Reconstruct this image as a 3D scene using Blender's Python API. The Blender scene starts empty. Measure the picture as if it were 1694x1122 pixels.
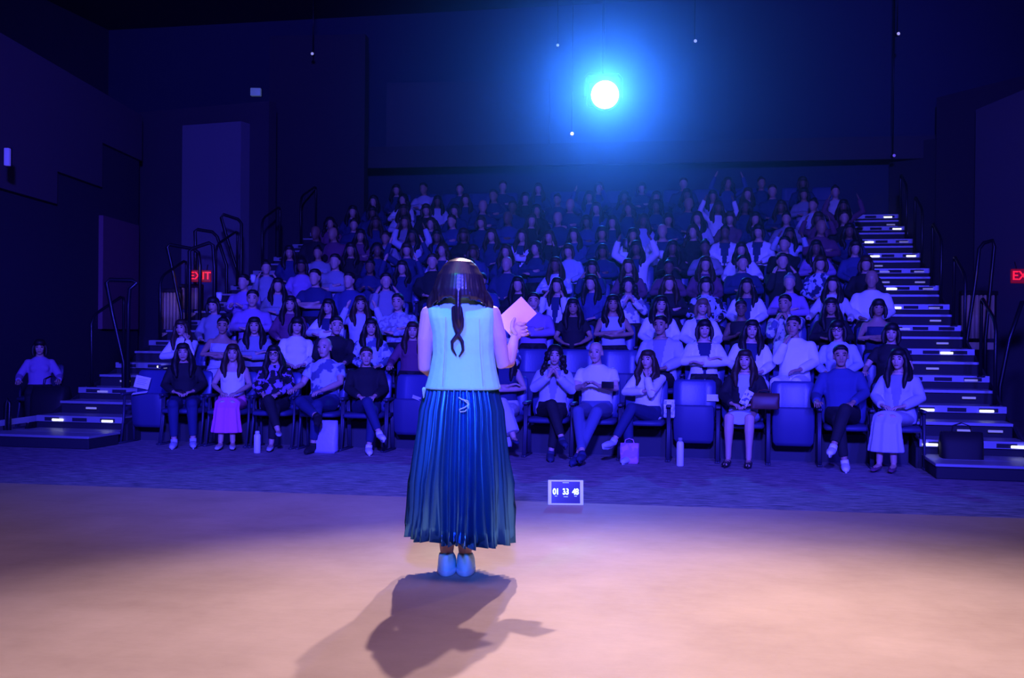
import bpy, bmesh, math, random
import numpy as np
from mathutils import Vector, Matrix, Euler

random.seed(7)
R = math.radians
S = bpy.context.scene
COL = S.collection
YAW = 12.0
CT, ST = math.cos(R(YAW)), math.sin(R(YAW))
FPX = 1800.0
CAMZ = 1.37
STAGE_Z = 0.17
HAZE = 0.025

# ---------------------------------------------------------------- camera
cam_data = bpy.data.cameras.new('camera')
cam = bpy.data.objects.new('camera', cam_data)
COL.objects.link(cam)
cam_data.lens = FPX / 1694 * 36
cam_data.sensor_width = 36
cam.matrix_world = (Matrix.Translation((0, 0, CAMZ)) @ Matrix.Rotation(R(YAW), 4, 'Z')
                    @ Matrix.Rotation(R(90 - 0.24), 4, 'X') @ Matrix.Rotation(R(0.53), 4, 'Z'))
S.camera = cam
S.view_settings.view_transform = 'Standard'
S.view_settings.look = 'None'
S.view_settings.exposure = 0.0
S.view_settings.gamma = 1.0
S.view_settings.use_curve_mapping = False

def CW(X, D, z=0.0):
    """camera-aligned lateral X / depth D (metres) -> world"""
    return Vector((X * CT - D * ST, X * ST + D * CT, z))
def hor(x): return 553.5 + 0.0092 * (x - 847)
def PX(x, y, D):
    """real position of something seen at photo pixel x, y and standing D metres away"""
    return CW((x - 847) / FPX * D, D, CAMZ + (hor(x) - y) / FPX * D)

# ---------------------------------------------------------------- light
w = bpy.data.worlds.new('world'); S.world = w; w.use_nodes = True
w.node_tree.nodes['Background'].inputs[0].default_value = (0.03, 0.03, 0.5, 1)
w.node_tree.nodes['Background'].inputs[1].default_value = 0.10

def spot(name, loc, target, color, energy, angle, blend, size):
    d = bpy.data.lights.new(name, 'SPOT'); o = bpy.data.objects.new(name, d); COL.objects.link(o)
    d.color = color; d.energy = energy; d.spot_size = R(angle); d.spot_blend = blend; d.shadow_soft_size = size
    o.location = loc
    o.rotation_euler = (Vector(target) - Vector(loc)).to_track_quat('-Z', 'Y').to_euler()
    return o

FEET = CW(-0.27, 5.44, STAGE_Z)
# blue stage wash over the camera, aimed at the house
for _x, _tx, _td, _e in ((-3.5,-4.9,12.8,1.0),(-2.0,-2.6,12.0,1.0),(0.0,-0.2,11.6,1.0),(1.8,2.1,11.2,1.05),(3.4,4.4,11.0,1.1)):
    spot('blue_wash_spot', CW(_x, -1.5, 4.6), CW(_tx, _td, 1.25), (0.034, 0.026, 1.0), 5000 * _e, 25, 0.8, 0.2)
spot('blue_wash_spot', CW(0.0, -1.5, 4.8), CW(0, 19, 3.6), (0.060, 0.050, 1.0), 14500, 66, 0.7, 0.3)
spot('blue_back_spot', CW(0.35, -0.5, 3.0), FEET + Vector((0, 0, 0.32)), (0.04, 0.22, 1.0), 950, 12, 0.9, 0.2)
# warm front light hung over the first rows, aimed at the stage
spot('warm_front_spot', CW(-0.12, 10.2, 6.3), CW(0.1, 2.9, STAGE_Z), (1.0, 0.70, 0.68), 3100, 47, 1.0, 0.05)
spot('warm_front_spot', CW(0.9, 11.7, 7.0), CW(0.9, 2.7, STAGE_Z), (1.0, 0.70, 0.70), 3000, 44, 1.0, 0.07)
spot('warm_front_spot', CW(3.2, 10.6, 6.3), CW(1.5, 3.3, STAGE_Z), (1.0, 0.68, 0.60), 2000, 32, 1.0, 0.15)
_d = bpy.data.lights.new('added_stage_fill', 'AREA'); _d.shape = 'RECTANGLE'; _d.size = 7; _d.size_y = 2.5; _d.energy = 62; _d.spread = R(110); _d.color = (0.85, 0.48, 1.0)  # unseen soft fill, added to lift the dim outer stage towards purple
_o = bpy.data.objects.new('added_stage_fill', _d); COL.objects.link(_o); _o.location = CW(0, 4.6, 6.5); _o.rotation_euler = (0, 0, R(YAW))
# cyan back light on the speaker
spot('cyan_back_spot', CW(-1.5, 2.4, 5.6), FEET + Vector((0, 0, 0.97)), (0.07, 0.95, 0.62), 330, 9.5, 0.6, 0.1)
spot('pink_side_spot', CW(2.6, 2.2, 4.4), FEET + Vector((0.1, 0, 1.05)), (1.0, 0.45, 0.80), 34, 15, 0.7, 0.1)
# the followspot at the back of the house
LAMP = PX(995, 157, 21.4)
spot('house_followspot_light', LAMP + CW(0, -0.35, 0), CW(0, 1.0, 1.6), (0.028, 0.18, 1.0), 2300, 60, 0.4, 0.10)

# ---------------------------------------------------------------- materials
MATS = {}
def mat(name, col, rough=0.7, metal=0.0, emit=None, es=0.0, spec=None, noise=None, pattern=None, bump=None, sheen=0.0):
    if name in MATS: return MATS[name]
    m = bpy.data.materials.new(name); m.use_nodes = True
    nt = m.node_tree; b = nt.nodes['Principled BSDF']
    b.inputs['Base Color'].default_value = (*col, 1)
    b.inputs['Roughness'].default_value = rough
    b.inputs['Metallic'].default_value = metal
    if spec is not None: b.inputs['Specular IOR Level'].default_value = spec
    if sheen: b.inputs['Sheen Weight'].default_value = sheen
    if emit: 
        b.inputs['Emission Color'].default_value = (*emit, 1); b.inputs['Emission Strength'].default_value = es
    if noise or pattern or bump:
        tc = nt.nodes.new('ShaderNodeTexCoord')
    if noise:      # (scale, amount): soft mottling of the base colour
        n = nt.nodes.new('ShaderNodeTexNoise'); n.inputs['Scale'].default_value = noise[0]; n.inputs['Detail'].default_value = 5
        nt.links.new(tc.outputs['Object'], n.inputs['Vector'])
        r = nt.nodes.new('ShaderNodeValToRGB')
        r.color_ramp.elements[0].position = 0.3; r.color_ramp.elements[1].position = 0.7
        r.color_ramp.elements[0].color = (*[c * (1 - noise[1]) for c in col], 1)
        r.color_ramp.elements[1].color = (*[min(1, c * (1 + noise[1])) for c in col], 1)
        nt.links.new(n.outputs['Fac'], r.inputs[0]); nt.links.new(r.outputs[0], b.inputs['Base Color'])
    if pattern:    # (second colour, scale): printed blotches
        v = nt.nodes.new('ShaderNodeTexNoise'); v.inputs['Scale'].default_value = pattern[1]; v.inputs['Detail'].default_value = 2
        nt.links.new(tc.outputs['Object'], v.inputs['Vector'])
        r = nt.nodes.new('ShaderNodeValToRGB')
        r.color_ramp.elements[0].position = 0.49; r.color_ramp.elements[1].position = 0.54
        r.color_ramp.elements[0].color = (*col, 1); r.color_ramp.elements[1].color = (*pattern[0], 1)
        nt.links.new(v.outputs['Fac'], r.inputs[0]); nt.links.new(r.outputs[0], b.inputs['Base Color'])
    if bump:
        n = nt.nodes.new('ShaderNodeTexNoise'); n.inputs['Scale'].default_value = bump[0]; n.inputs['Detail'].default_value = 3
        nt.links.new(tc.outputs['Object'], n.inputs['Vector'])
        bn = nt.nodes.new('ShaderNodeBump'); bn.inputs['Strength'].default_value = bump[1]; bn.inputs['Distance'].default_value = 0.02
        nt.links.new(n.outputs['Fac'], bn.inputs['Height']); nt.links.new(bn.outputs[0], b.inputs['Normal'])
    MATS[name] = m
    return m

# ---------------------------------------------------------------- mesh helpers
class G:
    """a bag of vertices and faces"""
    def __init__(s): s.v = []; s.f = []
    def add(s, vs, fs):
        n = len(s.v); s.v += [tuple(p) for p in vs]; s.f += [tuple(i + n for i in f) for f in fs]; return s
    def join(s, o): return s.add(o.v, o.f)
    def box(s, x0, x1, y0, y1, z0, z1, M=None):
        c = [Vector((x, y, z)) for z in (z0, z1) for y in (y0, y1) for x in (x0, x1)]
        if M: c = [M @ p for p in c]
        return s.add(c, [(0,2,3,1),(4,5,7,6),(0,1,5,4),(2,6,7,3),(0,4,6,2),(1,3,7,5)])
    def rbox(s, c, size, bev=0.02, seg=2, M=None):
        bm = bmesh.new(); bmesh.ops.create_cube(bm, size=1)
        bmesh.ops.scale(bm, vec=size, verts=bm.verts)
        bmesh.ops.bevel(bm, geom=bm.edges[:], offset=bev, segments=seg, profile=0.5, affect='EDGES')
        T = Matrix.Translation(c) @ (M or Matrix.Identity(4))
        vs = [T @ v.co for v in bm.verts]; fs = [[v.index for v in f.verts] for f in bm.faces]
        bm.free(); return s.add(vs, fs)
    def rings(s, rings, cap=True):
        n = len(rings[0]); vs = [p for r in rings for p in r]; fs = []
        for i in range(len(rings) - 1):
            for j in range(n):
                k = (j + 1) % n
                fs.append((i*n + j, i*n + k, (i+1)*n + k, (i+1)*n + j))
        if cap: fs.append(tuple(range(n))[::-1]); fs.append(tuple((len(rings)-1)*n + j for j in range(n)))
        return s.add(vs, fs)
    def tube(s, pts, rad, n=10, flat=1.0, round_ends=True, ref=None):
        """swept tube through pts; rad scalar or list; flat squashes the second axis"""
        P = [Vector(p) for p in pts]
        if not hasattr(rad, '__len__'): rad = [rad] * len(P)
        rad = list(rad)
        if round_ends:
            d0 = (P[0] - P[1]).normalized(); d1 = (P[-1] - P[-2]).normalized()
            a, b = P[0].copy(), P[-1].copy(); ra, rb = rad[0], rad[-1]
            P = [a + d0*ra*0.9, a + d0*ra*0.6] + P + [b + d1*rb*0.6, b + d1*rb*0.9]
            rad = [ra*0.35, ra*0.8] + rad + [rb*0.8, rb*0.35]
        up = Vector(ref) if ref else Vector((0.13, 0.21, 0.97))
        prev = None; out = []
        for i, p in enumerate(P):
            t = (P[min(i+1, len(P)-1)] - P[max(i-1, 0)]).normalized()
            if prev is None:
                a = up.cross(t)
                if a.length < 1e-3: a = Vector((1, 0, 0)).cross(t)
                a.normalize()
            else:
                a = (prev - t * prev.dot(t)).normalized()
            prev = a; b = t.cross(a)
            out.append([p + a*math.cos(2*math.pi*j/n)*rad[i] + b*math.sin(2*math.pi*j/n)*rad[i]*flat for j in range(n)])
        return s.rings(out)
    def ell(s, c, r, n=12, m=8, M=None):
        c = Vector(c); M = M or Matrix.Identity(3)
        out = []
        for i in range(1, m):
            th = math.pi*i/m
            out.append([c + M @ Vector((r[0]*math.sin(th)*math.cos(2*math.pi*j/n), r[1]*math.sin(th)*math.sin(2*math.pi*j/n), r[2]*math.cos(th))) for j in range(n)])
        return s.rings(out[::-1])
    def xf(s, M): s.v = [tuple(M @ Vector(p)) for p in s.v]; return s
    def mesh(s, name, smooth=True):
        me = bpy.data.meshes.new(name)
        me.from_pydata(s.v, [], s.f); me.update()
        if smooth: me.polygons.foreach_set('use_smooth', [True]*len(me.polygons))
        return me

def remesh(g, name, voxel, smooth=2, extra=None):
    me = g.mesh(name + '_raw'); o = bpy.data.objects.new('tmp', me); COL.objects.link(o)
    m = o.modifiers.new('r', 'REMESH'); m.mode = 'VOXEL'; m.voxel_size = voxel; m.use_smooth_shade = True
    if smooth:
        m2 = o.modifiers.new('s', 'SMOOTH'); m2.iterations = smooth; m2.factor = 0.5
    dg = bpy.context.evaluated_depsgraph_get(); dg.update()
    out = bpy.data.meshes.new_from_object(o.evaluated_get(dg))
    bpy.data.objects.remove(o); bpy.data.meshes.remove(me)
    if extra and extra.v:
        bm = bmesh.new(); bm.from_mesh(out)
        tmp = extra.mesh('x'); bm.from_mesh(tmp); bpy.data.meshes.remove(tmp)
        bm.to_mesh(out); bm.free()
        out.polygons.foreach_set('use_smooth', [True]*len(out.polygons))
    out.name = name; out.materials.clear()
    return out

def link(name, me, m=None, parent=None, **props):
    o = bpy.data.objects.new(name, me); COL.objects.link(o)
    if m is not None and me is not None and hasattr(me, 'materials'):
        if not len(me.materials): me.materials.append(m)
        if me.materials[0] is not m:
            o.material_slots[0].link = 'OBJECT'; o.material_slots[0].material = m
    if parent: o.parent = parent
    for k, v in props.items(): o[k] = v
    return o
def empty(name, label, cat, loc=(0,0,0), rz=0, group=None):
    o = bpy.data.objects.new(name, None); COL.objects.link(o); o.empty_display_size = 0.1
    o.location = loc; o.rotation_euler = (0, 0, rz); o['label'] = label; o['category'] = cat
    if group: o['group'] = group
    return o
def tag(o, label, cat, group=None):
    o['label'] = label; o['category'] = cat
    if group: o['group'] = group
    return o
def text(s, size, m, parent, loc, rot=(0,0,0), name='lettering', depth=0.002):
    c = bpy.data.curves.new(name, 'FONT'); c.body = s; c.size = size; c.extrude = depth
    c.align_x = 'CENTER'; c.align_y = 'CENTER'; c.offset = size*0.012
    c.materials.append(m)
    def fin(offset=None, track=None, matrix=None):
        if offset is not None: c.offset = offset
        if track: c.space_character = track
        t = bpy.data.objects.new('tmp_text', c); COL.objects.link(t)
        dg = bpy.context.evaluated_depsgraph_get(); me = bpy.data.meshes.new_from_object(t.evaluated_get(dg))
        bpy.data.objects.remove(t); me.materials.clear(); me.materials.append(m)
        o = bpy.data.objects.new(name, me); COL.objects.link(o); o.parent = parent; o.location = loc; o.rotation_euler = rot
        if matrix is not None: o.matrix_local = matrix
        return o
    return fin
ORD = ['first','second','third','fourth','fifth','sixth','seventh','eighth','ninth','tenth','eleventh','twelfth','thirteenth','fourteenth','fifteenth','sixteenth','seventeenth','eighteenth','nineteenth','twentieth']

# ================================================================ the hall
ROW, RISE = 0.87, 0.309
V1 = 12.05                       # nose of the first stair platform
U0, U1 = -7.35, 1.78             # seat block between the two stairs
NROW = 12
m_carpet = mat('aisle_carpet', (0.17, 0.16, 0.21), 0.9)
nt = m_carpet.node_tree; b = nt.nodes['Principled BSDF']
tc = nt.nodes.new('ShaderNodeTexCoord'); mp = nt.nodes.new('ShaderNodeMapping'); mp.inputs['Scale'].default_value = (2.2, 9.0, 1)
n1 = nt.nodes.new('ShaderNodeTexNoise'); n1.inputs['Scale'].default_value = 2.2; n1.inputs['Detail'].default_value = 6; n1.inputs['Roughness'].default_value = 0.7
r1 = nt.nodes.new('ShaderNodeValToRGB'); r1.color_ramp.elements[0].position = 0.35; r1.color_ramp.elements[1].position = 0.7
r1.color_ramp.elements[0].color = (0.08, 0.07, 0.12, 1); r1.color_ramp.elements[1].color = (0.50, 0.42, 0.46, 1)
nt.links.new(tc.outputs['Object'], mp.inputs[0]); nt.links.new(mp.outputs[0], n1.inputs['Vector']); nt.links.new(n1.outputs['Fac'], r1.inputs[0]); nt.links.new(r1.outputs[0], b.inputs['Base Color'])

m_stage = mat('stage_floor_paint', (0.5, 0.42, 0.38), 0.5, spec=0.03)
nt = m_stage.node_tree; b = nt.nodes['Principled BSDF']
tc = nt.nodes.new('ShaderNodeTexCoord')
n1 = nt.nodes.new('ShaderNodeTexNoise'); n1.inputs['Scale'].default_value = 1.6; n1.inputs['Detail'].default_value = 8; n1.inputs['Roughness'].default_value = 0.65
r1 = nt.nodes.new('ShaderNodeValToRGB'); r1.color_ramp.elements[0].position = 0.3; r1.color_ramp.elements[1].position = 0.72
r1.color_ramp.elements[0].color = (0.40, 0.32, 0.255, 1); r1.color_ramp.elements[1].color = (0.52, 0.43, 0.35, 1)
mp = nt.nodes.new('ShaderNodeMapping'); mp.inputs['Scale'].default_value = (1.2, 7, 1); mp.inputs['Rotation'].default_value = (0, 0, R(8))
n2 = nt.nodes.new('ShaderNodeTexNoise'); n2.inputs['Scale'].default_value = 5; n2.inputs['Detail'].default_value = 8; n2.inputs['Roughness'].default_value = 0.75
mr = nt.nodes.new('ShaderNodeMapRange'); mr.inputs[1].default_value = 0.3; mr.inputs[2].default_value = 0.7; mr.inputs[3].default_value = 0.42; mr.inputs[4].default_value = 0.58
bn = nt.nodes.new('ShaderNodeBump'); bn.inputs['Strength'].default_value = 0.12; bn.inputs['Distance'].default_value = 0.01
nt.links.new(tc.outputs['Object'], n1.inputs['Vector']); nt.links.new(n1.outputs['Fac'], r1.inputs[0]); nt.links.new(r1.outputs[0], b.inputs['Base Color'])
nt.links.new(tc.outputs['Object'], mp.inputs[0]); nt.links.new(mp.outputs[0], n2.inputs['Vector'])
nt.links.new(n2.outputs['Fac'], mr.inputs[0]); nt.links.new(mr.outputs[0], b.inputs['Roughness'])
nt.links.new(n2.outputs['Fac'], bn.inputs['Height']); nt.links.new(bn.outputs[0], b.inputs['Normal'])

m_dark = mat('black_drape', (0.035, 0.035, 0.05), 0.9)
m_wall = mat('dark_wall_paint', (0.05, 0.045, 0.065), 0.85)
m_panel = mat('violet_grey_panel', (0.11, 0.08, 0.12), 0.8)
m_pil = mat('pale_pilaster', (0.17, 0.16, 0.21), 0.8)
m_tier = mat('tier_carpet', (0.05, 0.05, 0.07), 0.9)
m_ceil = mat('black_ceiling', (0.02, 0.02, 0.025), 0.9)

def st(name, g, m, label=None):
    o = link(name, g.mesh(name, smooth=False), m, kind='structure')
    if label: o['label'] = label
    return o
st('floor', G().box(-16, 14, -6, 30, -0.2, 0), m_carpet)
# stage slab: front edge runs a few degrees off the seat rows
ea, eb = CW(-9.0, 9.26 + 0.08, 0), CW(8.0, 6.45 + 0.08, 0)
pa, pb = CW(-9.0, -6, 0), CW(9.0, -6, 0)
g = G(); q = [pa, pb, eb, ea]
g.add([(p.x, p.y, 0.001) for p in q] + [(p.x, p.y, STAGE_Z) for p in q], [(3,2,1,0),(4,5,6,7),(0,1,5,4),(1,2,6,5),(2,3,7,6),(3,0,4,7)])
st('floor_stage', g, m_stage)
# back, side and top of the hall
BW = 23.6
st('wall_back', G().box(-15, 12, BW, BW + 0.2, 0, 9.0), mat('back_wall_paint', (0.035, 0.05, 0.09), 0.85))
st('wall_left', G().box(-15.2, -15, -6, BW, 0, 9.0), m_wall)
st('wall_right', G().box(8.6, 8.8, -6, BW, 0, 9.0), m_wall)
st('wall_front', G().box(-15, 8.8, -6.2, -6, 0, 9.0), m_dark)
st('ceiling', G().box(-15, 9, -6, BW, 8.6, 8.8), m_ceil)

def slab(name, x0, y0, x1, y1, D, m, thick=0.25, D2=None, **kw):
    """upright slab whose front spans photo pixels x0..x1, y0..y1 when it stands D (to D2) metres off"""
    D2 = D2 or D
    a, b_ = PX(x0, y1, D), PX(x1, y1, D2)
    zt = PX(x0, y0, D).z; zb = min(a.z, b_.z) if y1 < 900 else 0
    n = (b_ - a); n.z = 0; n = Vector((-n.y, n.x, 0)).normalized() * thick
    p = [Vector((a.x, a.y, 0)), Vector((b_.x, b_.y, 0))]
    p = [p[0], p[1], p[1] + n, p[0] + n]
    g = G(); g.add([(q.x, q.y, zb) for q in p] + [(q.x, q.y, zt) for q in p], [(3,2,1,0),(4,5,6,7),(0,1,5,4),(1,2,6,5),(2,3,7,6),(3,0,4,7)])
    return st(name, g, m)
# left side wall (splayed), lower dark part and three paler stepped panels above it
m_lowwall = mat('dark_lower_wall', (0.045, 0.04, 0.07), 0.85)
slab('wall_side_left', -260, 0, 228, 999, 12.2, m_lowwall, D2=21.7)
def wpanel(x0, x1, zb, zt, m, nm='wall_panel'):
    # point on the splayed wall line seen at x
    A, B = PX(-260, 500, 12.2), PX(228, 500, 21.7)
    def at(x):
        t = (x - 847) / FPX; ra = CW(t, 1)
        d = Vector((B.x - A.x, B.y - A.y)); de = ra.x * d.y - ra.y * d.x
        s = (A.x * d.y - A.y * d.x) / de
        return Vector((ra.x * s, ra.y * s, 0))
    a, b_ = at(x0), at(x1); n = (b_ - a); n = Vector((n.y, -n.x, 0)).normalized() * 0.08
    p = [a + n, b_ + n, b_, a]
    g = G(); g.add([(q.x, q.y, zb) for q in p] + [(q.x, q.y, zt) for q in p], [(3,2,1,0),(4,5,6,7),(0,1,5,4),(1,2,6,5),(2,3,7,6),(3,0,4,7)])
    return st(nm, g, m)
wpanel(-250, 85, 3.42, 5.65, m_panel); wpanel(85, 160, 3.95, 5.65, m_panel); wpanel(160, 226, 4.75, 5.65, m_panel)
wpanel(162, 222, 1.4, 3.45, mat('plum_panel', (0.22, 0.09, 0.16), 0.8))
# rear left return wall with a pale pilaster
slab('wall_rear_left', 228, 186, 442, 999, 22.4, m_wall, D2=21.2)
slab('pilaster', 299, 208, 396, 999, 21.6, m_pil, thick=0.3, D2=21.1)
slab('drape_left', 442, 60, 600, 999, 22.6, m_dark, thick=0.3, D2=22.4)
# rear right return walls
slab('wall_rear_right', 1545, 162, 1720, 999, 21.2, m_wall, D2=19.0)
slab('pilaster', 1610, 182, 1830, 999, 20.0, m_pil, thick=0.2, D2=16.0)
slab('drape_right', 1468, 240, 1560, 999, 22.2, m_dark, D2=21.3)
# control booth band on the back wall
slab('booth_wall', 636, 138, 905, 244, 23.6, mat('booth_panel', (0.06, 0.065, 0.085), 0.8), thick=0.15, D2=23.1)
slab('booth_ledge', 600, 244, 1545, 262, 23.6, mat('ledge_paint', (0.05, 0.045, 0.06), 0.8), thick=0.2, D2=21.6)

# seat tiers
for k in range(1, NROW + 1):
    v0 = V1 + 0.35 + ROW * (k - 1)
    g = G().box(U0 - 0.05, U1 - 0.02, v0, (v0 + ROW if k < NROW else BW), 0, RISE * k)
    st('seating_tier', g, m_tier)

# ---------------------------------------------------------------- stairs
m_alu = mat('brushed_aluminium_nose', (0.36, 0.36, 0.42), 0.45, 0.25)
m_riser = mat('black_riser', (0.02, 0.02, 0.03), 0.8)
m_led = mat('step_light_lens', (1, 1, 0.9), 0.4, emit=(0.95, 1.0, 0.82), es=2.2)
m_ledd = mat('dim_step_light_lens', (0.5, 0.5, 0.45), 0.4, emit=(0.75, 0.72, 0.8), es=0.16)
def stairs(label, ua, ub, lights, side):
    root = empty('staircase', label, 'stairs', ((ua + ub) / 2, V1, 0))
    P = Vector(root.location)
    def part(name, g, m, par=root):
        g.xf(Matrix.Translation(-P)); return link(name, g.mesh(name, smooth=False), m, par)
    for i in range(1, 2 * NROW + 1):
        z = RISE / 2 * i; full = i % 2 == 0
        v = V1 + ROW * (i / 2 - 1)
        inset = 0 if full else 0.03
        part('riser', G().box(ua + inset, ub - inset, v + 0.035, v + ROW / 2 + 0.04, 0, z - 0.012), m_riser)
        h = 0.075 if full else 0.03
        t = G().box(ua + inset, ub - inset, v, v + 0.035, z - h, z).box(ua + inset, ub - inset, v + 0.035, v + ROW / 2 + 0.03, z - 0.012, z)
        tr = part('step_nose', t, m_alu)
        if full:
            for c in (0.18, 0.5, 0.82):
                uc = ua + (ub - ua) * c
                part('light_recess', G().box(uc - 0.10, uc + 0.10, v - 0.004, v + 0.002, z - 0.066, z - 0.022), m_riser, tr)
        for (ii, c, bright) in lights:
            if ii == i:
                uc = ua + (ub - ua) * c
                zz = z - (0.052 if full else 0.085)
                part('step_light', G().rbox((uc, v - 0.008, zz), (0.15, 0.016, 0.026), 0.004, 1), m_led if bright else m_ledd)
    part('stringer', stringer(ua - 0.03, ua), m_riser); part('stringer', stringer(ub, ub + 0.03), m_riser)
    return root
def stringer(a, b_):
    g = G(); p = [(V1 + 0.05, 0), (V1 + 0.05, RISE - 0.09), (V1 + ROW * (NROW - 1), RISE * NROW - 0.1), (V1 + ROW * NROW, RISE * NROW - 0.1), (V1 + ROW * NROW, 0)]
    n = len(p); g.add([(a, y, z) for y, z in p] + [(b_, y, z) for y, z in p],
        [tuple(range(n)), tuple(range(n, 2*n))[::-1]] + [(i, i + n, (i+1) % n + n, (i+1) % n) for i in range(n)])
    return g
RL = [(2,0.10,1),(2,0.93,1),(4,0.2,1),(4,0.8,1),(3,0.5,0),(3,0.8,0),(5,0.7,0),(6,0.8,0),(7,0.45,0),(8,0.68,1),(9,0.7,0),(10,0.3,0),(11,0.75,0),(12,0.3,1),(12,0.8,0),
      (14,0.35,1),(14,0.85,0),(15,0.3,0),(15,0.8,0),(16,0.35,0),(16,0.85,0),(18,0.3,1),(18,0.85,1),(17,0.3,0),(20,0.3,1),(20,0.85,0),(22,0.85,1),(24,0.8,1),(23,0.8,0)]
stairs('right hand lit aisle stairs with aluminium noses climbing beside the seats', 1.82, 2.86, RL, 1)
LL = [(2,0.25,1),(2,0.82,1),(3,0.4,0),(4,0.3,0),(5,0.35,0),(6,0.6,1),(8,0.5,0),(24,0.72,1)]
stairs('left hand dark aisle stairs with two bright step lights at the foot', -8.62, -7.42, LL, -1)
# extra portable step at the foot of each stair
for (ua, ub, lab) in ((-8.75, -7.35, 'low black portable step at the foot of the left stairs'), (1.85, 3.0, 'low black portable step at the foot of the right stairs')):
    r = empty('portable_step', lab, 'step', ((ua+ub)/2, V1 - 0.62, 0))
    wd = (ub - ua) / 2
    link('body', G().rbox((0, 0.1, 0.06), (2*wd, 0.62, 0.118), 0.008, 1).mesh('body', False), m_riser, r)
    link('tread', G().rbox((0, 0.1, 0.1375), (2*wd + 0.02, 0.66, 0.031), 0.006, 1).mesh('tread', False), m_alu, r)
# ================================================================ people
# local frame: floor under the hips at the origin, person faces -Y
HEAD = Vector((0, 0.035, 1.155))
ARMS = {   # for the arm on side s: (elbow, wrist, hand end) with x measured outwards
 'lap':   ((.235,.02,.75),(.11,-.19,.67),(.035,-.255,.655)),
 'knee':  ((.22,-.04,.76),(.09,-.27,.68),(.05,-.35,.66)),
 'rest':  ((.265,.03,.74),(.265,-.21,.69),(.262,-.29,.68)),
 'cross': ((.235,-.05,.77),(-.05,-.175,.80),(-.13,-.165,.82)),
 'chin':  ((.13,-.19,.78),(.06,-.13,.97),(.03,-.085,1.035)),
 'clasp': ((.21,-.08,.78),(.05,-.21,.93),(.012,-.215,1.01)),
 'phone': ((.225,.0,.76),(.085,-.22,.80),(.03,-.265,.84)),
 'raise': ((.27,-.06,.92),(.19,-.13,1.12),(.15,-.15,1.20)),
 'up':    ((.33,-.02,1.06),(.25,-.06,1.28),(.21,-.07,1.36)),
 'cheek': ((.19,-.15,.80),(.14,-.12,1.00),(.09,-.07,1.08)),
 'down':  ((.26,.06,.75),(.27,-.06,.56),(.27,-.10,.48)),
}
LEGS = {   # right(-x) leg, left(+x) leg: knee, ankle, toe
 'flat':  [((-.11,-.40,.53),(-.11,-.40,.10),(-.12,-.56,.035)), ((.11,-.40,.53),(.11,-.40,.10),(.12,-.56,.035))],
 'close': [((-.055,-.42,.55),(-.07,-.44,.10),(-.085,-.60,.035)), ((.055,-.42,.55),(.07,-.42,.10),(.085,-.58,.035))],
 'cross': [((.0,-.44,.62),(.13,-.60,.27),(.17,-.76,.22)), ((.07,-.39,.52),(.02,-.42,.10),(.02,-.58,.035))],
 'crossb':[((-.07,-.39,.52),(-.02,-.42,.10),(-.02,-.58,.035)), ((.0,-.44,.62),(-.13,-.60,.27),(-.17,-.76,.22))],
 'four':  [((-.12,-.40,.53),(-.10,-.42,.10),(-.12,-.58,.035)), ((.27,-.33,.60),(-.06,-.47,.62),(-.10,-.50,.52))],
 'fourb': [((-.10,-.42,.56),(.16,-.60,.42),(.22,-.72,.36)), ((.09,-.40,.53),(.05,-.42,.10),(.05,-.58,.035))],
 'out':   [((-.10,-.42,.53),(.02,-.78,.13),(.03,-.92,.09)), ((.10,-.42,.53),(-.03,-.76,.10),(-.05,-.90,.05))],
}
def fingers(g, wr, he, s, r=0.0085, n=5, curl=0.6, side=None):
    """palm goes with the body; returns finger tubes rooted inside the palm"""
    wr, he = Vector(wr), Vector(he); d = (he - wr).normalized()
    sd = Vector(side) if side else Vector((0, 0, 1)).cross(d)
    if sd.length < 0.2: sd = Vector((1, 0, 0))
    sd = (sd - d * sd.dot(d)).normalized(); nrm = d.cross(sd).normalized()
    if nrm.z > 0: nrm = -nrm
    for i, (o, L) in enumerate(((-.027,.062),(-.009,.074),(.009,.070),(.026,.054))):
        a = wr + d*.055 + sd*o; b1 = a + d*L*.62 + sd*o*.15; c = b1 + d*L*.38 + nrm*L*.38*curl; e = c + d*L*.12 + nrm*L*.35*curl
        g.tube([a, b1, c, e], [r, r*.95, r*.85, r*.7], n=n)
    t = wr + d*.022 - sd*.026*(-1 if s < 0 else 1)
    q = -sd if s > 0 else sd
    g.tube([t, t + q*.022 + d*.028, t + q*.026 + d*.058 + nrm*.008], [r*1.15, r*1.1, r*.8], n=n)

def palm(g, wr, he, r=1.0):
    wr, he = Vector(wr), Vector(he); d = (he - wr).normalized()
    g.tube([wr - d*.02, wr + d*.02, wr + d*.055, wr + d*.078], [.024*r, .033*r, .040*r, .033*r], n=10, flat=.5)

def head_geo(g, c, k=1.0, fem=False):
    c = Vector(c)
    g.ell(c + Vector((0, .012, .035))*k, (.074*k, .092*k, .082*k))          # cranium
    g.ell(c + Vector((0, -.022, -.018))*k, (.060*k, .066*k, .088*k))        # face
    g.ell(c + Vector((0, -.050, -.078))*k, (.032*k if fem else .038*k, .030*k, .026*k))   # chin
    g.tube([c + Vector((0,-.080,.012))*k, c + Vector((0,-.100,-.022))*k, c + Vector((0,-.092,-.034))*k], [.007*k,.011*k,.012*k], n=8)   # nose
    g.ell(c + Vector((0, -.078, .030))*k, (.042*k, .012*k, .009*k))         # brow ridge
    g.ell(c + Vector((0, -.078, -.056))*k, (.022*k, .011*k, .009*k))        # lips
    for s in (-1, 1):
        g.ell(c + Vector((s*.036,-.060,-.020))*k, (.020*k,.018*k,.022*k))   # cheek
        g.ell(c + Vector((s*.073, .012,-.010))*k, (.009*k,.018*k,.031*k))   # ear

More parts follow.
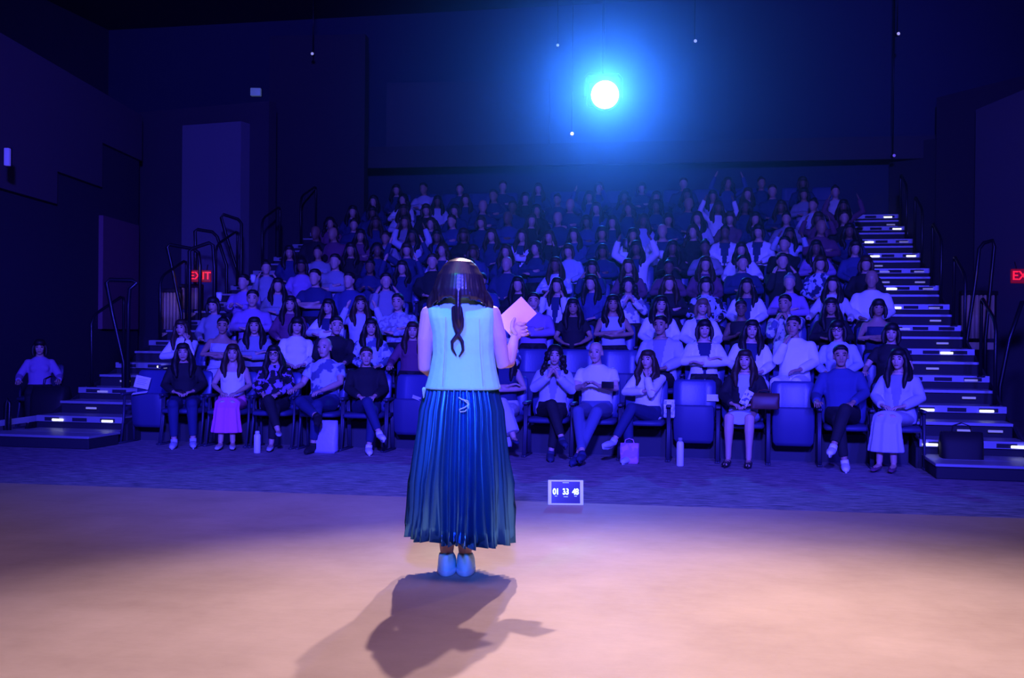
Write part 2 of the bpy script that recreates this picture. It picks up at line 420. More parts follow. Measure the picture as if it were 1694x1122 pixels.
def trunk(g, fem, lean, inf=0.0, z0=.50, z1=1.03, tight=1.0):
    sh = .165 if fem else .19
    rows = [(.47,.03,.165 if fem else .165,.115),(.56,.035,.170 if fem else .168,.118),(.66,.06,.135 if fem else .155,.100),(.78,.085,.142 if fem else .168,.106),
            (.87,.085,.152 if fem else .176,.110),(.925,.09,sh*.98,.098),(.965,.092,sh*.84,.080),(.995,.09,sh*.56,.066),(1.025,.082,.062,.056)]
    out = []
    for z, y, rx, ry in rows:
        if z < z0 - .03 or z > z1 + .03: continue
        rx += inf; ry += inf
        out.append([Vector((rx*math.cos(t), y - lean*(z-.5)*.75 + ry*math.sin(t), z - lean*(z-.5)*.12)) for t in [2*math.pi*j/16 for j in range(16)]])
    g.rings(out)
    if fem:
        for s in (-1, 1): g.ell((s*.065, -.004 - lean*.3*.75, .855 - lean*.04), (.060+inf*.4, .034+inf*.4, .055+inf*.4))

def LEAN(p, lean):
    p = Vector(p)
    if p.z > .5: return Vector((p.x, p.y - lean*(p.z-.5)*.75, p.z - lean*(p.z-.5)*.12))
    return p
CACHE = {}
def arm_pts(ap, s, fem, lean):
    e, wr, h = [Vector((s*q[0], q[1], q[2])) for q in ARMS[ap]]
    if ap == 'cross' and s > 0: wr.z -= .05; h.z -= .05; wr.y -= .02; h.y -= .02
    sh = Vector((s*(.150 if fem else .175), .09, .942))
    return [LEAN(p, lean) for p in (sh, e, wr, h)]

def body_mesh(fem, arms, legs, lean, lod):
    key = ('b', fem, arms, legs, lean, lod)
    if key in CACHE: return CACHE[key]
    g = G(); ex = G()
    trunk(g, fem, lean)
    hc = LEAN(HEAD, lean) ; nb = LEAN((0,.09,1.0), lean)
    g.tube([nb, LEAN((0,.075,1.07), lean), hc + Vector((0,.02,-.02))], [.056,.050,.052], n=10)
    head_geo(g, hc, .98 if fem else 1.03, fem)
    kf = .88 if fem else 1.0
    for i, s in enumerate((-1, 1)):
        sh, e, wr, h = arm_pts(arms[i], s, fem, lean)
        g.tube([sh, sh.lerp(e,.5), e, e.lerp(wr,.35), wr], [.050*kf,.046*kf,.038*kf,.038*kf,.025*kf], n=10)
        palm(g, wr, h, kf)
        if lod == 0: fingers(ex, wr, h, s)
        else: g.tube([wr, h], [.026, .022], n=8, flat=.6)
    for i, s in enumerate((-1, 1)):
        kn, an, to = [Vector(p) for p in LEGS[legs][i]]
        hp = Vector((s*.09, .0, .515))
        g.tube([hp, hp.lerp(kn,.5), kn, kn.lerp(an,.3), kn.lerp(an,.75), an], [.082,.074,.056,.054,.036,.033], n=10)
        hl = an + (an - kn).normalized()*.035
        g.tube([hl, hl.lerp(to,.6), to], [.032,.034,.026], n=8, flat=.7)
    me = remesh(g, 'body', (.010,.017,.024)[lod], 1, ex)
    CACHE[key] = me; return me

def top_mesh(kind, fem, arms, lean, lod):
    key = ('t', kind, fem, arms, lean, lod)
    if key in CACHE: return CACHE[key]
    g = G(); inf = .016 if kind != 'jacket' else .026
    if kind == 'halter':
        trunk(g, fem, lean, .012, z0=.5, z1=.93)
    elif kind == 'vest':
        trunk(g, fem, lean, inf, z0=.5, z1=.97)
    else:
        trunk(g, fem, lean, inf, z0=.5, z1=1.0)
    if kind in ('short', 'long', 'jacket', 'hood'):
        kf = .9 if fem else 1.0
        for i, s in enumerate((-1, 1)):
            sh, e, wr, h = arm_pts(arms[i], s, fem, lean)
            if kind == 'short':
                m = sh.lerp(e, .62); g.tube([sh, m], [.057*kf, .062*kf], n=10, round_ends=False); g.ell(sh, (.050,.054,.046))
            else:
                r = 1.25 if kind == 'jacket' else 1.1
                g.ell(sh, (.060,.060,.050))
                g.tube([sh, sh.lerp(e,.5), e, e.lerp(wr,.4), e.lerp(wr,.93)], [.056*kf*r,.058*kf*r,.056*kf*r,.052*kf*r,.042*kf*r], n=10, round_ends=False)
    if kind == 'hood':
        g.ell(LEAN((0,.12,1.04), lean), (.10,.07,.06))
    me = remesh(g, 'shirt', (.012,.017,.024)[lod], 3)
    if kind == 'jacket':                          # open front
        bm = bmesh.new(); bm.from_mesh(me)
        dele = [f for f in bm.faces if abs(f.calc_center_median().x) < .012 + .19*(f.calc_center_median().z - .6) and f.normal.y < -.25 and f.calc_center_median().y < -.0 + .06 and f.calc_center_median().z > .58
                and not any((f.calc_center_median() - q).length < .10 for s_, a_ in ((-1, arms[0]), (1, arms[1])) for q in arm_pts(a_, s_, fem, lean)[1:3])]
        bmesh.ops.delete(bm, geom=dele, context='FACES'); bm.to_mesh(me); bm.free()
    CACHE[key] = me; return me

def bottom_mesh(kind, fem, legs, lod):
    key = ('l', kind, fem, legs, lod)
    if key in CACHE: return CACHE[key]
    g = G()
    g.rings([[Vector((rx*math.cos(t), .03 + ry*math.sin(t), z)) for t in [2*math.pi*j/14 for j in range(14)]] for z, rx, ry in ((.455,.15,.11),(.50,.185,.135),(.57,.186,.135),(.63,.165,.122))])
    L = LEGS[legs]
    if kind in ('trousers', 'wide', 'shorts'):
        for i, s in enumerate((-1, 1)):
            kn, an, to = [Vector(p) for p in L[i]]; hp = Vector((s*.09,.0,.515))
            wdt = 1.35 if kind == 'wide' else 1.0
            if kind == 'shorts': g.tube([hp, hp.lerp(kn,.5), hp.lerp(kn,.9)], [.097,.090,.080], n=10, round_ends=False)
            else: g.tube([hp, hp.lerp(kn,.5), kn, kn.lerp(an,.3), kn.lerp(an,.9)], [.097,.088,.070,.064*wdt,.048*wdt*wdt], n=10, round_ends=False); g.ell(kn, (.068,.066,.066))
    elif kind == 'dress':
        k0, k1 = Vector(L[0][0]), Vector(L[1][0]); m = (k0 + k1)/2
        rr = []
        for t, rx, rz in ((0,.185,.085),(.35,.185,.085),(.7,.175,.08),(.98,.165,.075)):
            c = Vector((0,0,.515)).lerp(m, t)
            rr.append([c + Vector((rx*math.cos(a), 0, rz*math.sin(a))) for a in [2*math.pi*j/16 for j in range(16)]])
        g.rings(rr)
    else:   # long skirt over the knees down to the shins
        k0, k1 = Vector(L[0][0]), Vector(L[1][0]); a0, a1 = Vector(L[0][1]), Vector(L[1][1]); m = (k0 + k1)/2; am = (a0 + a1)/2; am.z = max(.16, am.z)
        rr = []
        for c, rx, rz, d in ((Vector((0,0,.515)),.185,.09,(0,-1,0)),(Vector((0,0,.52)).lerp(m,.5),.18,.09,(0,-1,0)),(m+Vector((0,.02,0)),.155,.085,(0,-.7,-.7))):
            rr.append([c + Vector((rx*math.cos(a), 0, rz*math.sin(a))) for a in [2*math.pi*j/24 for j in range(24)]])
        for t, rx, ry in ((.12,.15,.08),(.5,.165,.10),(.88,.19,.12)):
            c = m.lerp(am, t) + Vector((0,-.015,0))
            rr.append([c + Vector(((rx+.012*math.sin(a*9))*math.cos(a), -(ry+.012*math.sin(a*9))*math.sin(a)*-1, 0)) for a in [2*math.pi*j/24 for j in range(24)]])
        # re-orient lower rings so that the rings keep one winding
        for r in rr[3:]:
            cy = sum(p.y for p in r)/24
            for p in r: p.y = 2*cy - p.y
        g.rings(rr)
    me = remesh(g, 'trousers' if kind in ('trousers','wide','shorts') else 'skirt', (.012,.017,.024)[lod], 2)
    CACHE[key] = me; return me

def hair_mesh(style, fem, lean, lod):
    key = ('h', style, lean, lod, fem)
    if key in CACHE: return CACHE[key]
    g = G(); c = LEAN(HEAD, lean); k = .98 if fem else 1.03
    rnd = random.Random(style)
    def V(x, y, z): return c + Vector((x, y, z))
    if style == 'short':
        g.ell(V(0,.022,.048), (.082*k,.093*k,.078*k)); g.ell(V(0,.05,.0), (.076*k,.066*k,.07*k))
        g.ell(V(0,-.045,.088), (.058*k,.035*k,.026*k))
    elif style == 'bald':
        g.ell(V(0,.045,.008), (.078*k,.070*k,.055*k))
    elif style == 'cap':
        g.ell(V(0,.015,.062), (.088,.10,.066)); g.rbox(V(0,-.10,.055), (.13,.10,.014), .006, 1)
    elif style == 'bun':
        g.ell(V(0,.022,.048), (.083*k,.092*k,.080*k)); g.ell(V(0,.055,0), (.074,.062,.075)); g.ell(V(0,.085,.115), (.042,.040,.040)); g.ell(V(0,-.04,.088), (.058,.035,.024))
    elif style in ('long', 'longdark', 'wavy'):
        g.ell(V(0,.022,.046), (.086*k,.096*k,.082*k)); g.ell(V(0,.06,-.03), (.085,.065,.11))
        g.ell(V(0,-.010,.076), (.080,.080,.052)); w = .012 if style == 'wavy' else .0
        for s in (-1, 1):
            pts = [V(s*.062,-.020,.065), V(s*.084,-.022,0), V(s*.090,-.03,-.08), V(s*(.098+w),-.060,-.15), V(s*(.088-w),-.085,-.22), V(s*(.082+w),-.092,-.29)]
            g.tube(pts, [.022,.028,.034,.040,.036,.020], n=9, flat=.8)
            g.tube([V(s*.06,.04,0), V(s*.10,.02,-.10), V(s*.115,-.01,-.19), V(s*.10,-.01,-.28)], [.04,.045,.045,.022], n=9)
        g.tube([V(0,.07,0), V(0,.10,-.12), V(0,.13,-.22), V(0,.14,-.30)], [.07,.08,.085,.05], n=10, flat=.6)
    elif style == 'curly':
        g.ell(V(0,.025,.05), (.095,.10,.09))
        for i in range(54):
            t = rnd.random(); s = rnd.choice((-1, 1))
            g.ell(V(s*(.075+.06*t+rnd.uniform(-.02,.02)), rnd.uniform(-.05,.08), .07-.33*t), (.030,.030,.030), n=8, m=5)
        for i in range(14): g.ell(V(rnd.uniform(-.08,.08), rnd.uniform(.05,.10), rnd.uniform(-.25,.08)), (.04,.035,.04), n=8, m=5)
    elif style == 'bob':
        g.ell(V(0,-.016,.068), (.081,.083,.060))
        g.ell(V(0,.022,.046), (.086*k,.096*k,.082*k)); g.ell(V(0,.06,-.03), (.088,.062,.09))
        for s in (-1, 1):
            g.tube([V(s*.062,-.018,.065), V(s*.086,-.015,0), V(s*.088,-.02,-.07), V(s*.080,-.03,-.115)], [.022,.030,.034,.022], n=9, flat=.8)
    me = remesh(g, 'hair', (.011,.016,.022)[lod], 1)
    CACHE[key] = me; return me

def shoe_mesh(kind, legs, i):
    key = ('s', kind, legs, i)
    if key in CACHE: return CACHE[key]
    kn, an, to = [Vector(p) for p in LEGS[legs][i]]
    d = (to - an); ax = (an - kn).normalized()
    hl = an + ax*.045; toe = to + (to-hl).normalized()*.02
    g = G()
    if kind == 'flat':
        g.tube([hl, hl.lerp(toe,.55), toe], [.034,.040,.030], n=10, flat=.55)
    elif kind == 'sandal':
        for t in (.25, .6, .85):
            c = hl.lerp(toe, t); g.rings([[c + Vector((.043*math.cos(a), dd, .030*math.sin(a)-.002)) for a in [2*math.pi*j/12 for j in range(12)]] for dd in (-.010,.010)])
        g.tube([hl + ax*.022, toe + ax*.018], [.040,.040], n=10, flat=.25, ref=(1,0,0))
    else:
        g.tube([an - ax*.01, hl + ax*.0], [.040,.044], n=10, round_ends=False)
        g.tube([hl, hl.lerp(toe,.55), toe], [.042,.048,.036], n=10, flat=.78)
        g.tube([hl + ax*.025, hl.lerp(toe,.5) + ax*.022, toe + ax*.016], [.040,.046,.036], n=10, flat=.35, ref=(1,0,0))
    me = g.mesh('shoe'); CACHE[key] = me; return me
_e = G().ell((0,0,0), (.0125,.007,.0065), n=8, m=6).mesh('eye')
_b = G().tube([(-.016,.002,-.002),(0,-.002,.003),(.016,.004,-.001)], .0038, n=6).mesh('eyebrow')
_m = G().ell((0,0,0), (.022,.006,.006), n=10, m=6).mesh('mouth')
_gl = G()
for s in (-1, 1):
    _gl.tube([(s*.033 + .026*math.cos(a), -.004, .020*math.sin(a)) for a in [2*math.pi*j/14 for j in range(15)]], .0028, n=5, round_ends=False)
    _gl.tube([(s*.058,0,.006),(s*.078,.05,.008),(s*.08,.09,.0)], .0025, n=5)
_gl.tube([(-.010,-.008,.004),(.010,-.008,.004)], .0028, n=5); _gl = _gl.mesh('glasses')

SKIN = {'light': (.62,.38,.30), 'mid': (.46,.26,.19), 'dark': (.20,.11,.085)}
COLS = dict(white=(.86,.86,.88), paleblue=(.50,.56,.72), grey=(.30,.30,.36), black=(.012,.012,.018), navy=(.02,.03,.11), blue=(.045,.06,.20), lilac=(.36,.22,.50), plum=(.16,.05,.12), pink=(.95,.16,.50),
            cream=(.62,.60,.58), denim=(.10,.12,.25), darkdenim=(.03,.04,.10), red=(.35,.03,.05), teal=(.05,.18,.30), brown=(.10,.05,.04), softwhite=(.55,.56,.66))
def cloth(c):
    if isinstance(c, str): return mat(c + '_cloth', COLS[c], .85, bump=(40, .12))
    a, b_, sc = c
    return mat(f'{a}_{b_}_print', COLS[a], .85, pattern=(COLS[b_], sc))
HAIRC = dict(black=(.008,.006,.008), brown=(.035,.018,.012), grey=(.25,.24,.25), blond=(.16,.10,.06))
def row_v(k): return 12.08 + ROW * k
def place(k, x, dv=0.0):
    t = (x - 847) / FPX; D = (row_v(k) + dv) / (t * ST + CT)
    p = CW(t * D, D); return p.x, p.y
PEOPLE = []
def person(k, x, label, fem=True, hair='long', hc='black', top='long', tc='white', bot='trousers', bc='black', arms='lap', legs='flat',
           shoe='sneaker', sc='black', skin='light', lean=0.0, rz=None, scl=None, dz=0.0, glasses=False, group=None):
    if isinstance(arms, str): arms = (arms, arms)
    u, v = place(k, x)
    if bot == 'long': legs = 'close'
    lod = 0 if k <= 1 else (1 if k <= 4 else 2)
    rnd = random.Random(int(x*7 + k*131))
    if rz is None: rz = -math.atan2(u - FEET.x, v - FEET.y)*.45 + rnd.uniform(-.26,.26)
    z = RISE*k if k > 0 else 0
    scl = scl or (rnd.uniform(.95,1.0) if fem else rnd.uniform(1.0,1.05))
    r = empty('person', label, 'person', (u, v, z + dz), rz, group)
    r.scale = (scl,)*3
    r.rotation_euler = (0, rnd.uniform(-.045,.045), rz)
    ms = mat('skin_' + skin, SKIN[skin], .55)
    link('body', body_mesh(fem, arms, legs, lean, lod), ms, r)
    link('shirt' if top != 'jacket' else 'jacket', top_mesh(top, fem, arms, lean, lod), cloth(tc), r)
    if top == 'jacket': link('undershirt', top_mesh('vest', fem, arms, lean, lod), cloth('paleblue' if tc in ('black','navy') else ('grey' if tc == 'softwhite' else 'navy')), r)
    link('trousers' if bot in ('trousers','wide','shorts') else 'skirt', bottom_mesh(bot, fem, legs, lod), cloth(bc), r)
    hm = mat('hair_' + hc, HAIRC[hc], .6)
    link('hair' if hair != 'cap' else 'cap', hair_mesh(hair, fem, lean, lod), hm if hair != 'cap' else cloth('black'), r)
    if k <= 1:
        for i in (0, 1): link('shoe', shoe_mesh(shoe, legs, i), cloth(sc), r)
    if k <= 2:
        c = LEAN(HEAD, lean)
        for s in (-1, 1):
            e = link('eye', _e, mat('dark_eye', (.02,.015,.015), .2), r); e.location = c + Vector((s*.031, -.0805, .008))
            e = link('eyebrow', _b, hm, r); e.location = c + Vector((s*.032, -.0875, .032))
        e = link('mouth', _m, mat('lips', (.30,.08,.09), .5), r); e.location = c + Vector((0, -.0875, -.058))
    if glasses:
        e = link('glasses', _gl, mat('black_frame', (.01,.01,.01), .3), r); e.location = LEAN(HEAD, lean) + Vector((0,-.096,.008))
    PEOPLE.append((k, x, u, label)); return r

# ================================================================ seats
m_seatback = mat('blue_seat_shell', (.05,.062,.20), .38, bump=(60,.05))
m_seatpad = mat('blue_seat_pad', (.045,.05,.15), .6)
m_frame = mat('dark_seat_frame', (.05,.05,.10), .5, .3)
TB = Matrix.Rotation(R(-9), 4, 'X')
def backrest():
    g = G(); out = []
    for z, hw, y, th in ((.44,.215,.205,.05),(.50,.232,.20,.06),(.66,.238,.215,.055),(.80,.238,.235,.05),(.86,.230,.245,.045),(.885,.20,.25,.03)):
        ring = []
        for (sx, sy) in ((-1,0),(-.95,-.8),(-.5,-1),(0,-.75),(.5,-1),(.95,-.8),(1,0),(.95,.9),(0,1.0),(-.95,.9)):
            ring.append(Vector((sx*hw, y + sy*th*.5 + .025*sx*sx*(-1), z)))
        out.append(ring)
    g.rings(out); return g.mesh('backrest')
def cushion(folded):
    g = G(); out = []
    for t, hw, th in ((0,.20,.05),(.06,.222,.075),(.5,.228,.07),(.9,.220,.06),(1.0,.19,.03)):
        ring = []
        for (sx, sz) in ((-1,0),(-.93,.85),(-.4,1),(.4,1),(.93,.85),(1,0),(.93,-.85),(.4,-1),(-.4,-1),(-.93,-.85)):
            if folded: ring.append(Vector((sx*hw, .045 - sz*th*.5 + .035*(t-.3), .61 - t*.42)))
            else: ring.append(Vector((sx*hw, .19 - t*.43, .415 + sz*th*.5)))
        out.append(ring)
    g.rings(out); return g.mesh('seat_pad')
M_BACK, M_CUSH, M_FOLD = backrest(), cushion(False), cushion(True)
def side(s):
    g = G()
    g.rbox((s*.258, .02, .60), (.042, .30, .035), .012, 2)
    return g.mesh('armrest')
def legm(s):
    g = G()
    g.tube([(s*.258,.16,.02),(s*.258,.14,.30),(s*.258,.10,.585)], .016, n=8, round_ends=False)
    g.tube([(s*.258,-.14,.02),(s*.258,-.08,.30),(s*.258,-.06,.585)], .016, n=8, round_ends=False)
    g.rbox((s*.258, .01, .012), (.04,.40,.022), .006, 1); g.rbox((s*.258, .03, .42), (.02,.20,.05), .006, 1)
    return g.mesh('leg_frame')
M_ARM = {s: side(s) for s in (-1, 1)}; M_LEG = {s: legm(s) for s in (-1, 1)}
SP = (U1 - U0) / 16.0
def seat(k, u, label, folded=False, group=None, x=None):
    if x is not None: u, v = place(k, x)
    r = empty('theatre_seat', label, 'chair', (u, row_v(k), RISE*k), 0, group)
    link('backrest', M_BACK, m_seatback, r)
    link('seat_pad', M_FOLD if folded else M_CUSH, m_seatpad, r)
    for s in (-1, 1):
        link('armrest', M_ARM[s], m_frame, r); link('leg_frame', M_LEG[s], m_frame, r)
    return r
# ================================================================ the speaker
def speaker():
    r = empty('person', 'woman standing on the stage with her back turned, sleeveless mint top and pleated teal skirt', 'person', FEET, R(YAW))
    skin = mat('skin_speaker', (.60,.33,.34), .5)
    g = G(); ex = G()
    def ring(z, rx, ry, cx=0.0, cy=0.0, n=20, e=1.0):
        return [Vector((cx + rx*math.copysign(abs(math.cos(t))**e, math.cos(t)), cy + ry*math.copysign(abs(math.sin(t))**e, math.sin(t)), z)) for t in [2*math.pi*j/n for j in range(n)]]
    g.rings([ring(.80,.16,.11,.012), ring(.92,.14,.10,.014), ring(1.02,.13,.09,.02), ring(1.15,.14,.095,.02), ring(1.26,.155,.095,.018), ring(1.32,.15,.07,.012), ring(1.36,.09,.055,.01), ring(1.38,.05,.05,.01)])
    g.tube([(.01,0,1.34),(.01,.005,1.40),(.01,.01,1.45)], [.05,.046,.048], n=12)
    hg = G(); head_geo(hg, (0,0,0), .96, True); hg.xf(Matrix.Translation((.01,.015,1.462)) @ Matrix.Rotation(math.pi,4,'Z')); g.join(hg)
    g.tube([(-.150,0,1.30),(-.163,-.005,1.17),(-.167,0,1.03),(-.135,.11,1.00),(-.10,.22,1.03)], [.040,.040,.032,.031,.021], n=12)
    palm(g, (-.10,.22,1.03), (-.06,.30,1.06), .9); fingers(ex, (-.10,.22,1.03), (-.06,.30,1.06), -1, n=8)
    g.tube([(.172,0,1.305),(.200,.005,1.19),(.228,.02,1.045),(.252,.07,1.06),(.272,.14,1.13),(.283,.17,1.185)], [.040,.041,.034,.036,.030,.022], n=12)
    # right hand: palm plus five bent fingers closing on the card
    g.tube([(.283,.17,1.175),(.292,.178,1.20),(.303,.185,1.225),(.308,.188,1.240)], [.022,.030,.036,.030], n=12, flat=.5, ref=(0,1,0))
    for i, (o, L) in enumerate(((0,.060),(.020,.068),(.038,.064),(.054,.050))):
        a = Vector((.318 + .004*i, .172, 1.252 - o)); b_ = a + Vector((.020,.028,.004)); c = b_ + Vector((-.026,.022,.004)); e = c + Vector((-.022,-.002,0))
        ex.tube([a - Vector((.018,-.008,0)), a, b_, c, e], [.0085,.0092,.0085,.0078,.0065], n=8)
    ex.tube([(.288,.160,1.205),(.268,.158,1.232),(.272,.176,1.262),(.282,.184,1.282)], [.012,.011,.010,.008], n=8)
    for s in (-1, 1):
        x = s*.046
        g.tube([(s*.085,0,.82),(s*.075,.01,.48),(x,.0,.27),(x,-.005,.17),(x,-.012,.09),(x,-.01,.05)], [.085,.060,.050,.042,.030,.032], n=12)
        g.tube([(x,-.02,.035),(x + s*.01,.10,.03),(x + s*.02,.16,.028)], [.030,.034,.024], n=10, flat=.7)
    link('body', remesh(g, 'body', .0055, 2, ex), skin, r)
    # sleeveless top
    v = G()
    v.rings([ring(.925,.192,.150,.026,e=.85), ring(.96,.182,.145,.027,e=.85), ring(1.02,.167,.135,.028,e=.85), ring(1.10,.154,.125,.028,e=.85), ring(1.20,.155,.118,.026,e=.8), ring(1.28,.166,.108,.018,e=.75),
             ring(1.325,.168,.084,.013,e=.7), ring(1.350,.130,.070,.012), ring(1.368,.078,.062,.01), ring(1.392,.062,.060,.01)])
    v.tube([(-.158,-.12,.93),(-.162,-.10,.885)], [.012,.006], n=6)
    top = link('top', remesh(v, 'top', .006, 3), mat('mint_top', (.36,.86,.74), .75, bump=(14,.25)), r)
    for (x0, zt, zb) in ((-.055,1.28,.95),(.11,1.27,.95)):
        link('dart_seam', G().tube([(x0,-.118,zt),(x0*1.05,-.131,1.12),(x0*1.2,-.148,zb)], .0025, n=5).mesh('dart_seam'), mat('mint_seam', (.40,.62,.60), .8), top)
    # hair
    h = G()
    h.rings([ring(1.578,.022,.03,.008,.0), ring(1.566,.058,.062,.008,.0), ring(1.54,.086,.092,.008,-.002), ring(1.50,.106,.112,.008,-.005), ring(1.455,.117,.118,.008,-.01), ring(1.41,.122,.115,.008,-.02),
             ring(1.385,.124,.100,.008,-.025)])
    rnd = random.Random(5)
    for i in range(26):       # separate locks falling from the crown
        a = math.pi + math.pi*(i + .5)/26; ca, sa = math.cos(a), math.sin(a)
        wv = rnd.uniform(-.008,.008)
        h.tube([(.008+.060*ca,.075*sa,1.553),(.008+.104*ca,.113*sa-.002,1.49),(.008+(.121+wv)*ca,.122*sa-.012,1.42),(.008+(.131-wv)*ca,.112*sa-.022,1.385),(.008+.138*ca,.098*sa-.028,1.322+.058*abs(sa)+wv)], [.010,.012,.013,.012,.005], n=6)
    for s, x in ((-1,-.128),(1,.147)):
        h.tube([(x*.86,-.03,1.40),(x*.98,-.030,1.37),(x*1.04,-.025,1.352),(x*1.06,-.02,1.336),(x*.98,-.03,1.322)], [.026,.027,.026,.024,.014], n=8)
    h.tube([(.008,-.115,1.47),(.006,-.13,1.40),(.006,-.145,1.33),(.008,-.142,1.27),(.012,-.134,1.235)], [.016,.022,.024,.020,.012], n=9, flat=.6)
    def L(x, y): return ((x-757)/331, 1.2-(y-552.7)/331)
    for pts in ([(752,512),(752.5,526),(754,540),(758,552),(766,565),(767.5,579),(761,590)], [(762,512),(765,530),(765,541),(759,552),(749.5,565),(750,577),(757,588)]):
        q = [(L(*p)[0], -.132, L(*p)[1]) for p in pts]
        h.tube(q, [.016,.016,.014,.012,.012,.010,.005], n=8, flat=.7)
    link('hair', remesh(h, 'hair', .005, 1), mat('dark_brown_hair', (.020,.012,.018), .34, spec=.5), r)
    # pleated skirt, both faces of the cloth
    prof = [(.935,.168,.128,.020),(.90,.176,.135,.020),(.82,.196,.150,.020),(.70,.206,.165,.018),(.58,.218,.180,.016),(.46,.230,.192,.014),(.34,.232,.200,.014),(.25,.236,.206,.014),(.175,.240,.210,.014)]
    N = 36*8; out = []
    for i, (z, rx, ry, cx) in enumerate(prof):
        t = (0.935 - z)/.76; ring_ = []
        for j in range(N):
            a = 2*math.pi*j/N
            am = a + .035*math.sin(7*a + 5*t)*t
            ph = (am*36/(2*math.pi)) % 1.0
            tri = abs(ph*2 - 1) - .5
            amp = (.010 + .021*t)*(1 + .55*math.sin(3.7*a + 2) + .25*math.sin(13*a))
            wave = .012*t*math.sin(5*a + 1.3) + .009*t*math.sin(9*a + 4*t) + .006*t*math.sin(17*a - 6*t)
            k = tri*amp*2 + wave
            zz = z + (t**3)*(.006*math.sin(11*a) - .020*math.cos(a))
            ring_.append(Vector((cx + (rx + k)*math.cos(a), (ry + k)*math.sin(a), zz)))
        out.append(ring_)
    sk = G(); sk.rings(out, cap=False); inner = [[Vector((p.x*.985, p.y*.985, p.z)) for p in q] for q in out[::-1]]
    sk.rings(inner, cap=False); n0 = 0
    nv = len(prof)*N
    for j in range(N):   # close hem
        k = (j+1) % N; a = (len(prof)-1)*N
        sk.f.append((a + j, a + k, nv + k, nv + j))
    skm = mat('teal_satin', (.06,.24,.52), .22, .85)
    s_ = link('skirt', sk.mesh('skirt'), skm, r)
    link('waistband', G().rings([ring(.955,.166,.126,.02,n=32), ring(.928,.170,.130,.02,n=32)]).mesh('waistband'), skm, s_)
    bow = [(762,655),(767,658),(776,660),(778,666),(771,671),(763,674),(764,678),(772,677),(777,672),(776,664),(770,659)]
    link('drawstring', G().tube([((x-757)/331, -.158, 1.2-(y-552.7)/331) for x, y in bow], .0035, n=6).mesh('drawstring'), mat('pale_cord', (.5,.62,.66), .7), s_)
    # trainers
    for s in (-1, 1):
        x = s*.047
        q = G()
        q.rings([[Vector((x + w_*math.cos(a), y0 + l_*math.sin(a) , z)) for a in [2*math.pi*j/24 for j in range(24)]] for z, w_, l_, y0 in ((.022,.046,.138,.060),(.050,.047,.134,.060),(.08,.043,.104,.030),(.10,.039,.074,-.004),(.108,.034,.060,-.012))])
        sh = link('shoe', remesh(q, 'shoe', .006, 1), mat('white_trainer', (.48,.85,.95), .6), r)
        link('sole', G().rings([[Vector((x + w_*math.cos(a), .065 + l_*math.sin(a), z)) for a in [2*math.pi*j/28 for j in range(28)]] for z, w_, l_ in ((.001,.048,.142),(.005,.050,.145),(.026,.049,.144),(.028,.045,.139))]).mesh('sole'), mat('trainer_sole', (.62,.72,.80), .6), sh)
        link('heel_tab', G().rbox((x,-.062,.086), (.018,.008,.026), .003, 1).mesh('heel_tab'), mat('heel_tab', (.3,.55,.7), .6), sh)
    # card in her hand
    c = empty('note_card', 'pink note card held up in the speaker\'s right hand', 'card', FEET + CW(.292,.205,1.293), R(YAW))
    M = Matrix.Rotation(R(-2),4,'X') @ Matrix.Rotation(R(-43),4,'Y')
    link('sheet', G().rbox((0,0,0), (.178,.0025,.120), .0008, 1, M=M).mesh('sheet', False), mat('pink_card', (.95,.50,.84), .7), c)
speaker()

# tablet timer on the stage edge
def tablet():
    p = CW((938.5-847)/FPX*7.66, 7.66, STAGE_Z)
    r = empty('tablet', 'white framed tablet timer propped on the stage edge showing 01 33 48', 'tablet', p, R(YAW))
    T = Matrix.Translation((0,0,.0)) @ Matrix.Rotation(R(-14), 4, 'X')
    wm = mat('white_tablet_frame', (.85,.88,.92), .35, emit=(.45,.65,1.0), es=.25)
    link('frame', G().rbox((0,0,.0895), (.250,.009,.175), .004, 2, M=Matrix.Identity(4)).xf(T).mesh('frame'), wm, r)
    link('screen', G().rbox((0,-.0052,.0895), (.202,.002,.153), .0006, 1).xf(T).mesh('screen', False), mat('screen_glass', (.01,.01,.05), .15, emit=(.015,.012,.22), es=1.0), r)
    dm = mat('screen_digits', (.7,.9,1), .4, emit=(.60,.95,1.0), es=1.6)
    for i, s in enumerate(('01','33','48')):
        o = text(s, .058, dm, r, (0,0,0), name='digits', depth=.0004)(.0022, .92, T @ Matrix.Translation(((i-1)*.069, -.0068, .093)) @ Matrix.Rotation(R(90), 4, 'X') @ Matrix.Scale(.82, 4, (1,0,0)))
    for x, wd, z in ((0,.045,.158),(-.069,.018,.063),(0,.030,.059),(.069,.018,.063)):
        link('caption_bar', G().rbox((x,-.0066,z), (wd,.0006,.005), .0002, 1).xf(T).mesh('caption_bar', False), mat('screen_caption', (.4,.6,1), .4, emit=(.35,.5,.95), es=.7), r)
    link('stand', G().tube([(0,.012,.11),(0,.075,.004)], .006, n=8, flat=.5).mesh('stand'), mat('grey_stand', (.2,.2,.22), .5), r)
tablet()

# ================================================================ audience
A = []   # (row, photo x, kwargs)
def P_(k, x, label, **kw): A.append([k, x, label, kw])
